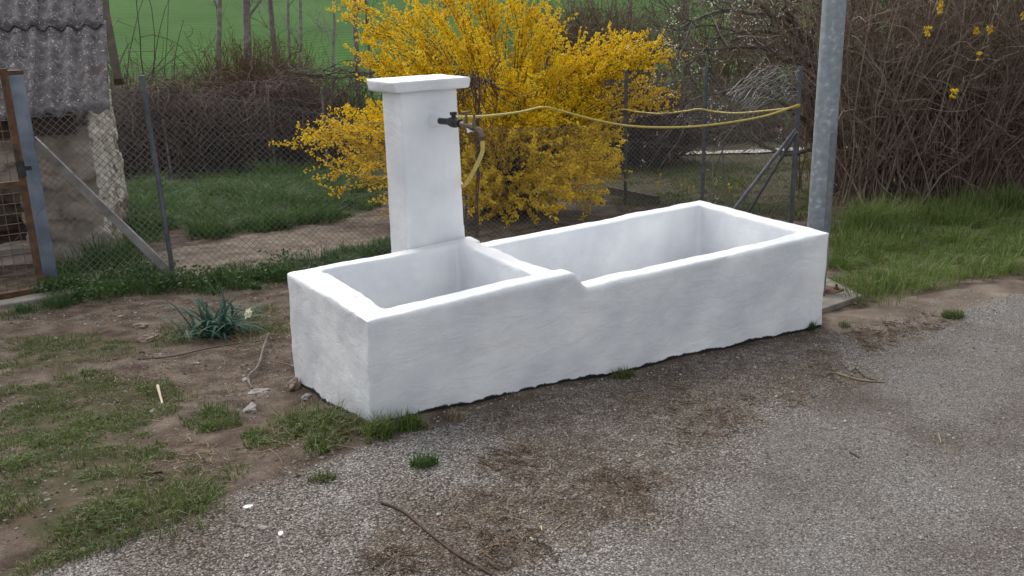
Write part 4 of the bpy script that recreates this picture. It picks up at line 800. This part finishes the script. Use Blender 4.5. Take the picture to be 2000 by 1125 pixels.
def clumps(name, label, specs, mat):
    mb = MB()
    for (key, nc, nb, h, w, rad, lean, thr) in specs:
        P, f = scatter(TURF[key], nc, 77+sum(map(ord, key)), thr, 2.2); P = P[:, :2]; m = len(P); sz = rng.uniform(.45, 1.35, m)*(.55+1.6*np.clip((f-thr)/.35, 0, 1)); k = np.repeat(np.arange(m), rng.integers(nb//2, nb, m)); a = rng.uniform(0, 6.283, len(k)); rr = rad*sz[k]*np.sqrt(rng.uniform(0, 1, len(k)))
        d = np.stack([np.cos(a), np.sin(a), 0*a], 1); Q = P[k]+d[:, :2]*rr[:, None]; Q = np.column_stack([Q, gz(Q[:, 0], Q[:, 1])-.004])
        Q = Q[~((Q[:, 0] > -.04) & (Q[:, 0] < 2.93) & (Q[:, 1] > -.0) & (Q[:, 1] < 1.04))] if False else Q
        ins = ~((Q[:, 0] > -.04) & (Q[:, 0] < 2.93) & (Q[:, 1] > -.005) & (Q[:, 1] < 1.04)); Q, k, d = Q[ins], k[ins], d[ins]
        d = nrm(d+rng.normal(0, .5, d.shape)*np.array([1, 1, 0])); Vx, Qx, Tx = blades(Q, h*sz[k]*rng.uniform(.4, 1.2, len(k)), w*rng.uniform(.6, 1.3, len(k)), lean, d); mb.add(Vx, Qx, Tx)
    tag(mb.build(name, mat), label, 'grass', kind='stuff')
clumps('garden_tufts', 'thick arching grass tufts inside the fenced garden', [('garden', 26, 150, .19, .0085, .12, 1.25, .40), ('gardenback', 12, 120, .26, .011, .14, 1.1, .3), ('wallfoot', 30, 90, .15, .008, .08, 1.1, .35)], M['grass_lush'])
clumps('lawn_tufts', 'small dark green tufts in the patchy grass at lower left', [('near', 95, 100, .034, .0036, .05, 1.35, .43), ('side', 70, 80, .032, .0035, .045, 1.3, .42), ('corner', 90, 90, .062, .0045, .05, 1.35, .35), ('mid', 120, 90, .045, .0042, .04, 1.2, .38)], M['grass_short'])
clumps('verge_tufts', 'bent grass tufts on the verge right of the trough', [('verge', 22, 150, .105, .0055, .10, 1.4, .38)], M['grass_verge'])
clumps('fence_tufts', 'unkempt grass tufts along the front fence', [('fencefoot', 22, 100, .13, .007, .07, 1.2, .42), ('gatefoot', 22, 90, .09, .006, .06, 1.2, .4)], M['weed'])
# tall clumps of verge grass against the thicket
mb = MB()
for (u, v, n, h) in ((1690, 455, 420, .44), (1725, 445, 380, .42), (1660, 480, 260, .25), (1790, 430, 260, .30), (1850, 425, 300, .32), (1900, 418, 300, .32), (1950, 412, 300, .34), (1990, 410, 300, .34), (1700, 490, 220, .2)):
    c = gp(u, v); P = np.column_stack([c[0]+rng.normal(0, .16, n), c[1]+rng.normal(0, .16, n)]); P = np.column_stack([P, gz(P[:, 0], P[:, 1])]); Vx, Qx, Tx = blades(P, h*rng.uniform(.45, 1.2, n), .006, .9); mb.add(Vx, Qx, Tx)
tag(mb.build('tall_grass', M['grass_verge']), 'taller fresh grass clumps at the foot of the thicket', 'grass', kind='stuff')
# dry straw on the verge, by the daffodil and on the gravel
mb = MB()
for (px, n, L) in (([(430, 640), (560, 600), (570, 680), (450, 690)], 420, .10), ([(560, 790), (720, 830), (700, 870), (520, 880)], 260, .12), ([(1620, 560), (1720, 540), (1720, 590), (1640, 600)], 200, .14), ([(900, 880), (1250, 900), (1150, 1090), (850, 1060)], 120, .05), ([(1300, 780), (1700, 660), (1750, 720), (1350, 900)], 260, .05), ([(330, 850), (500, 880), (420, 960), (250, 960)], 180, .06), ([(60, 760), (500, 690), (560, 760), (300, 830)], 260, .05)):
    poly = outline(px); lo, hi = poly.min(0), poly.max(0); P = rng.uniform(lo, hi, (n*3, 2)); P = P[sdist(P[:, 0], P[:, 1], poly) > 0][:n]; P = P[~((P[:, 0] > -.03) & (P[:, 0] < 2.93) & (P[:, 1] > 0) & (P[:, 1] < 1.04))]
    o = np.column_stack([P, gz(P[:, 0], P[:, 1])+.006]); a = rng.uniform(0, 2*math.pi, len(o)); W_ = walk(o, np.stack([np.cos(a), np.sin(a), rng.uniform(-.05, .25, len(a))], 1), rng.uniform(.3, 1.3, len(o))*L, 4, .22, -.05); W_[:, :, 2] = np.maximum(W_[:, :, 2], gz(W_[:, :, 0].ravel(), W_[:, :, 1].ravel()).reshape(W_.shape[:2])+.003)
    Vx, Qx = tubes(W_, taper(len(o), 5, .0016, .0009), 3); mb.add(Vx, Qx)
BL = MB()
for (px, n, L) in (([(880, 880), (1060, 870), (1240, 930), (1180, 1080), (980, 1100), (860, 1030)], 150, .035), ([(950, 880), (1060, 880), (1040, 940), (930, 940)], 90, .04), ([(930, 1040), (1080, 1030), (1120, 1090), (940, 1120)], 110, .05), ([(1200, 880), (1320, 900), (1260, 980), (1150, 960)], 140, .035), ([(1300, 760), (1600, 680), (1700, 720), (1450, 850), (1320, 880)], 260, .04), ([(1640, 650), (1850, 600), (1860, 660), (1700, 690)], 260, .05), ([(700, 1080), (800, 1060), (850, 1125), (680, 1125)], 120, .04)):
    poly = outline(px); lo, hi = poly.min(0), poly.max(0); P = rng.uniform(lo, hi, (n*3, 2)); P = P[(sdist(P[:, 0], P[:, 1], poly) > 0) & (fbm(P[:, 0]*4, P[:, 1]*4, 61) > .46)][:n]
    o = np.column_stack([P, gz(P[:, 0], P[:, 1])+.005]); a = rng.uniform(0, 2*math.pi, len(o)); W_ = walk(o, np.stack([np.cos(a), np.sin(a), rng.uniform(-.05, .2, len(a))], 1), rng.uniform(.3, 1.4, len(o))*L, 3, .25, -.05); W_[:, :, 2] = np.maximum(W_[:, :, 2], gz(W_[:, :, 0].ravel(), W_[:, :, 1].ravel()).reshape(W_.shape[:2])+.003)
    Vx, Qx = tubes(W_, taper(len(o), 4, .0022, .0012), 3); BL.add(Vx, Qx)
tag(BL.build('bark_litter', M['bark_litter']), 'brown bark and stalk crumbs strewn over the gravel before the trough', 'litter', kind='stuff')
tag(mb.build('straw_litter', M['straw']), 'dry straw and stalk litter scattered over soil and gravel', 'litter', kind='stuff')
# low leafy weeds at the fence foot
mb = MB(); P = np.vstack([np.column_stack([gp(u, v)[:2]+rng.normal(0, .09, (n, 2))]) for u, v, n in ((120, 580, 500), (170, 575, 350), (230, 560, 300), (265, 550, 420), (300, 545, 420), (330, 565, 300), (200, 590, 260), (380, 560, 200), (440, 560, 260), (520, 548, 260), (560, 520, 200))]); P = np.column_stack([P, gz(P[:, 0], P[:, 1])+rng.uniform(.01, .15, len(P))]); Vx, Qx = bits(P, .035, .55, 1); mb.add(Vx, Qx); tag(mb.build('leafy_weeds', M['weed']), 'low leafy weeds round the gate post and fence strut', 'weeds', kind='stuff')
# dandelions on the lawn beyond
for k, (u, v) in enumerate(((1285, 365), (1330, 373), (1345, 377), (1355, 375), (1397, 370), (1424, 368), (1425, 378), (1440, 370), (1290, 350), (1470, 373))):
    c = gpt(u, v); mb = MB(); mb.tube([c, c+np.array([0, 0, .07])], .004, 5); mb.add(*bits(np.repeat((c+np.array([0, 0, .075]))[None], 10, 0)+rng.normal(0, .008, (10, 3)), .035, .5, 1)[:2]); tag(mb.build('dandelion', M['dandelion']), 'yellow dandelion in the mown grass beyond the side fence', 'flower', 'dandelions on the lawn')
# a tuft on the gravel and others at the trough foot
def tuft(u, v, n, h, sp, label, mat='grass_short', lean=1.1, y=None):
    c = gpt(u, v); n = int(n*1.3); sp *= .72; a_ = rng.uniform(0, 6.283, n); r_ = sp*1.5*rng.uniform(0, 1, n)**.6; P = np.column_stack([c[0]+np.cos(a_)*r_, c[1]+np.sin(a_)*r_*.7]); P[:, 1] = np.where((P[:, 0] > -.02) & (P[:, 0] < 2.91), np.minimum(P[:, 1], -.008), P[:, 1]); P = np.column_stack([P, gz(P[:, 0], P[:, 1])-.003]); mb = MB(); Vx, Qx, Tx = blades(P, h*rng.uniform(.5, 1.2, n), .0042, lean); mb.add(Vx, Qx, Tx); tag(mb.build('grass_tuft', M[mat]), label, 'grass tuft', 'single grass tufts on the gravel')
tuft(828, 908, 150, .05, .055, 'bright green grass tuft alone on the gravel', 'grass_lush'); tuft(745, 848, 170, .11, .05, 'long grass tuft at the nearest corner of the trough', 'grass_verge'); tuft(800, 838, 140, .09, .05, 'grass tuft just right of the trough corner', 'grass_verge'); tuft(890, 822, 60, .06, .035, 'half dry tuft against the trough face', 'straw'); tuft(1218, 735, 110, .055, .05, 'brownish tuft at the middle of the trough foot', 'grass_short'); tuft(1578, 642, 70, .07, .025, 'small green weed at the right end of the trough foot', 'weed'); tuft(1860, 618, 330, .05, .075, 'grass tuft on the dusty soil at right', 'grass_short'); tuft(630, 935, 90, .035, .05, 'thin tuft at the gravel edge lower left', 'grass_short'); tuft(500, 850, 140, .045, .06, 'low tuft on the soil left of the trough corner', 'grass_short'); tuft(1650, 640, 50, .04, .04, 'sparse tuft before the concrete footing', 'grass_short')
# daffodil clump
dc = gpt(405, 655); daf = empty('daffodil_clump', dc, 'clump of blue green daffodil leaves with one cream flower', 'plant'); n = 130; out = []; mb = MB()
a = rng.uniform(0, 2*math.pi, n); o = dc+np.stack([rng.normal(.04, .07, n), rng.normal(0, .05, n), np.zeros(n)], 1); d = np.stack([np.cos(a)*.45+.18, np.sin(a)*.4-.05, np.ones(n)], 1); W_ = walk(o, d, rng.uniform(.20, .40, n), 7, .10, -.24)
sdn = nrm(np.stack([-np.sin(a), np.cos(a), np.zeros(n)], 1)); wd = np.array([.006, .0075, .008, .0075, .007, .006, .004, .001])[None, :, None]; Lf, Rf = W_-sdn[:, None]*wd, W_+sdn[:, None]*wd; Vx = np.stack([Lf, Rf], 2).reshape(-1, 3); b = (np.arange(n)[:, None]*16+np.arange(7)[None]*2).ravel(); mb.add(Vx, np.stack([b, b+1, b+3, b+2], 1)); mb.build('leaves', M['daff'], daf, True)
fl = pd(482, 611, float((dc-CAM)@FWD)-.03); fst = smooth_path([dc+np.array([.08, 0, 0]), (dc+fl)/2+np.array([0, 0, .10]), fl+np.array([-.02, 0, .02]), fl]); stem = MB().tube(fst, .0035, 6).build('flower_stem', M['daff'], daf, True)
mb = MB(); ax = nrm(np.array([.45, -.8, -.25])); s1 = nrm(np.cross(ax, (0, 0, 1))); s2 = np.cross(s1, ax)
for k in range(6): 
    q_ = s1*math.cos(k*math.pi/3)+s2*math.sin(k*math.pi/3); r2 = np.cross(q_, ax); mb.add([fl, fl+q_*.02+r2*.014+ax*.004, fl+q_*.042+ax*.012, fl+q_*.02-r2*.014+ax*.004], [(0, 1, 2, 3)])
mb.tube([fl+ax*.003, fl+ax*.02, fl+ax*.026], [.009, .012, .016], 12, caps=False); mb.build('flower', mk('cream petals', [(.78, .77, .55), (.82, .80, .66)], 9, .6, trans=.25), daf)

# ------------------------------------------------------------------ stones, sticks, edging
def rock(name, u, v, size, mat, label, cat='stone', flat=.35, group='loose stones by the trough', sub=3, sink=.3):
    c = gpt(u, v); bm = bmesh.new(); bmesh.ops.create_icosphere(bm, subdivisions=sub, radius=1); sd_ = rng.uniform(0, 50); rz = rng.uniform(0, 6.28)
    for w in bm.verts:
        q_ = w.co.copy(); k_ = 1+.5*mnoise.noise(q_*1.3+Vector((sd_, 0, 0)))+.18*mnoise.noise(q_*3.5+Vector((0, sd_, 0))); q_ *= k_
        w.co = Vector(((q_.x*math.cos(rz)-q_.y*.62*math.sin(rz))*size, (q_.x*math.sin(rz)+q_.y*.62*math.cos(rz))*size, q_.z*size*flat))
    me = bpy.data.meshes.new(name); bm.to_mesh(me); bm.free(); me.materials.append(mat); o = link(name, me); o.location = (c[0], c[1], c[2]+size*flat*(1-sink)*.6); return tag(o, label, cat, group)
rock('stone', 275, 642, .055, M['stone_brown'], 'tan flat stone on the soil below the daffodil leaves'); rock('stone', 288, 664, .06, M['stone_brown'], 'larger brown stone half sunk in the soil'); rock('stone', 488, 793, .055, M['stone'], 'grey flat stone left of the trough corner'); rock('stone', 505, 765, .05, M['stone'], 'pale flat stone by the hollow beside the trough', flat=.22)
rock('stone', 575, 760, .045, M['stone_brown'], 'lumpy brown stone at the trough back left foot', flat=.7); rock('stone', 300, 808, .022, M['stone'], 'small pale pebble in the grass'); rock('stone', 385, 712, .018, M['stone'], 'small pale pebble on the bare soil'); rock('stone', 480, 740, .03, M['stone'], 'small grey stone near the stick'); rock('stone', 600, 775, .03, M['stone'], 'little grey stone at the trough foot'); rock('stone', 505, 850, .02, M['stone'], 'pebble at the gravel edge under the trough corner')
rock('paint_flake', 485, 991, .017, M['paint_flake'], 'white crumpled paint flake on the gravel at lower left', 'debris', .14, 'paint flakes on the gravel'); rock('paint_flake', 548, 1043, .012, M['paint_flake'], 'tiny white paint flake below the crumpled one', 'debris', .14, 'paint flakes on the gravel'); rock('paint_flake', 513, 1030, .016, M['stone'], 'greyish flat flake on the gravel at lower left', 'debris', .2, 'paint flakes on the gravel'); rock('paint_flake', 682, 974, .014, M['stone'], 'pale flake on the gravel below the trough corner', 'debris', .2, 'paint flakes on the gravel')
def stick(px, r, mat, label, name='stick', lift=None, bw=0):
    P = np.array([gpt(u, v, r*.8) for u, v in px]); 
    if lift: P[:, 2] += np.array(lift)
    P = smooth_path(P, 5); tag(MB().tube(P, np.linspace(r, r*.6, len(P)), 7).build(name, mat, smooth=True), label, 'stick', 'sticks lying on the ground')
stick([(310, 765), (314, 780), (318, 792)], .008, M['wood_pale'], 'short pale peeled stick standing out in the grass', lift=[.03, .02, .0])
stick([(527, 672), (517, 690), (505, 720), (485, 738), (492, 757)], .009, M['bark'], 'crooked grey stick beside the trough', lift=[.05, .03, .02, .01, 0])
stick([(270, 706), (340, 704), (400, 690), (470, 675), (560, 668)], .0045, M['bark_red'], 'thin dark twig lying across the soil to the trough', lift=[0, .01, .01, .015, .02])
stick([(530, 705), (560, 708), (590, 720)], .0035, M['straw'], 'short straw coloured twig near the trough side')
stick([(280, 930), (320, 925)], .006, M['bark_red'], 'brown splinter in the lower left grass')
stick([(745, 985), (790, 1003), (840, 1045), (890, 1085), (960, 1125)], .0055, M['bark_red'], 'long thin dark branch lying on the gravel')
stick([(935, 1080), (960, 1068), (985, 1066)], .004, M['straw'], 'bark strip next to the long branch'); stick([(890, 1095), (900, 1112), (915, 1125)], .003, M['bark_red'], 'side twig off the long branch')
stick([(1057, 1030), (1059, 1040)], .0035, M['wood_pale'], 'tiny wood chip upright on the gravel'); stick([(1037, 1052), (1043, 1060)], .004, M['wood_pale'], 'pale wood chip beside the chip on the gravel'); stick([(1084, 1036), (1102, 1022), (1115, 1018)], .0025, M['straw'], 'straw curl on the brown stain')
stick([(1630, 730), (1680, 744), (1728, 748)], .006, M['straw'], 'flattened straw coloured stick on the gravel at right'); stick([(1670, 720), (1690, 738), (1715, 745)], .004, M['bark_red'], 'thin brown twig crossing the straw coloured stick'); stick([(1535, 688), (1580, 684), (1625, 688)], .0028, M['straw'], 'thin pale stalk before the trough right end'); stick([(1833, 850), (1838, 868)], .004, M['straw'], 'short stalk on the smooth gravel at far right')
stick([(1725, 836), (1745, 845)], .003, M['straw'], 'pale bent stalk on the grey gravel'); stick([(1660, 885), (1678, 895)], .004, M['bark_red'], 'short brown stick on the grey gravel')
# edging of the beds
for (p, q_, lab) in (((548, 343), (640, 343), 'pale concrete edging in front of the back hedge'), ((1190, 378), (1285, 398), 'weathered plank edging beside the side fence')):
    a, b = gp(*p), gp(*q_); a[2] += .05; b[2] += .05; tag(MB().bar(a-np.array([0, 0, .02]), b-np.array([0, 0, .02]), .05, .14).build('bed_edging', M['wood'] if 'plank' in lab else M['concrete']), lab, 'edging')
for (p, q_) in (((470, 552), (560, 532)),): a, b = gp(*p), gp(*q_); a[2] += .01; b[2] += .01; tag(MB().bar(a, b, .07, .05).build('timber_edging', M['wood']), 'half buried grey timber under the front fence', 'timber')
# loose chippings over the gravel
P = []
for poly, n in ((ROAD, 16000),):
    q_ = np.column_stack([rng.uniform(-2.2, 4.5, n*3), rng.uniform(-2.9, .2, n*3)]); k_ = sdist(q_[:, 0], q_[:, 1], poly); P.append(q_[(k_ > -.08) & ~((q_[:, 1] > -.012) & (q_[:, 0] > -.05) & (q_[:, 0] < 2.93))][:n])
for key, n in (([(250, 700), (560, 600), (570, 760), (520, 830), (350, 860)], 700), ([(120, 550), (600, 470), (600, 520), (350, 550)], 900), ([(1610, 640), (1900, 560), (2000, 600), (1700, 690)], 1200)):
    poly = outline(key); lo, hi = poly.min(0), poly.max(0); q_ = rng.uniform(lo, hi, (n*3, 2)); P.append(q_[sdist(q_[:, 0], q_[:, 1], poly) > 0][:n])
P = np.vstack(P); n = len(P); s = rng.gamma(3., .0008, n)+.0014; oct_ = np.array([(1, 0, 0), (0, 1, 0), (-1, 0, 0), (0, -1, 0), (0, 0, .7), (0, 0, -.7)]); V_ = oct_[None]*rng.uniform(.6, 1.3, (n, 6, 1))*s[:, None, None]; a = rng.uniform(0, 6.28, n); c_, s_ = np.cos(a)[:, None], np.sin(a)[:, None]; V_ = np.stack([V_[..., 0]*c_-V_[..., 1]*s_, V_[..., 0]*s_+V_[..., 1]*c_, V_[..., 2]], -1)+np.column_stack([P, gz(P[:, 0], P[:, 1])+s*.35])[:, None]
T6 = np.array([(0, 1, 4), (1, 2, 4), (2, 3, 4), (3, 0, 4), (1, 0, 5), (2, 1, 5), (3, 2, 5), (0, 3, 5)]); T_a = (np.arange(n)[:, None, None]*6+T6[None]).reshape(-1, 3)
q_ = np.vstack([np.column_stack([rng.uniform(-2.2, 1.2, 26000), rng.uniform(-.6, 4.2, 26000)])]); k_ = sdist(q_[:, 0], q_[:, 1], ROAD); q_ = q_[(k_ < .05) & (fbm(q_[:, 0]*3, q_[:, 1]*3, 44) > .44) & ~((q_[:, 1] > -.01) & (q_[:, 0] > -.05) & (q_[:, 0] < 2.93) & (q_[:, 1] < 1.3))]
n2 = len(q_); s2 = rng.gamma(2., .0016, n2)+.0016; W2 = oct_[None]*rng.uniform(.6, 1.3, (n2, 6, 1))*s2[:, None, None]*np.array([1, 1, .8]); W2 = W2+np.column_stack([q_, gz(q_[:, 0], q_[:, 1])+s2*.2])[:, None]
M['clod'] = mk('soil crumbs', [(.09, .068, .052), (.15, .118, .094)], 20, .95, island=[(.055, .04, .03), (.10, .076, .058), (.15, .12, .095), (.24, .20, .165), (.40, .36, .32)], island_mix=.85)
mb = MB(); mb.add(W2.reshape(-1, 3), T=(np.arange(n2)[:, None, None]*6+T6[None]).reshape(-1, 3)); tag(mb.build('soil_crumbs', M['clod']), 'crumbs of earth and grit on the bare soil left of the trough', 'soil', kind='stuff')
M['chip'] = mk('gravel chippings', [(.15, .135, .12), (.26, .24, .22)], 30, .85, island=[(.10, .092, .085), (.17, .16, .145), (.26, .245, .225), (.36, .34, .31), (.5, .48, .45)], island_mix=.85)
mb = MB(); mb.add(V_.reshape(-1, 3), T=T_a); tag(mb.build('loose_gravel', M['chip']), 'loose grey chippings strewn over the road surface', 'gravel', kind='stuff')
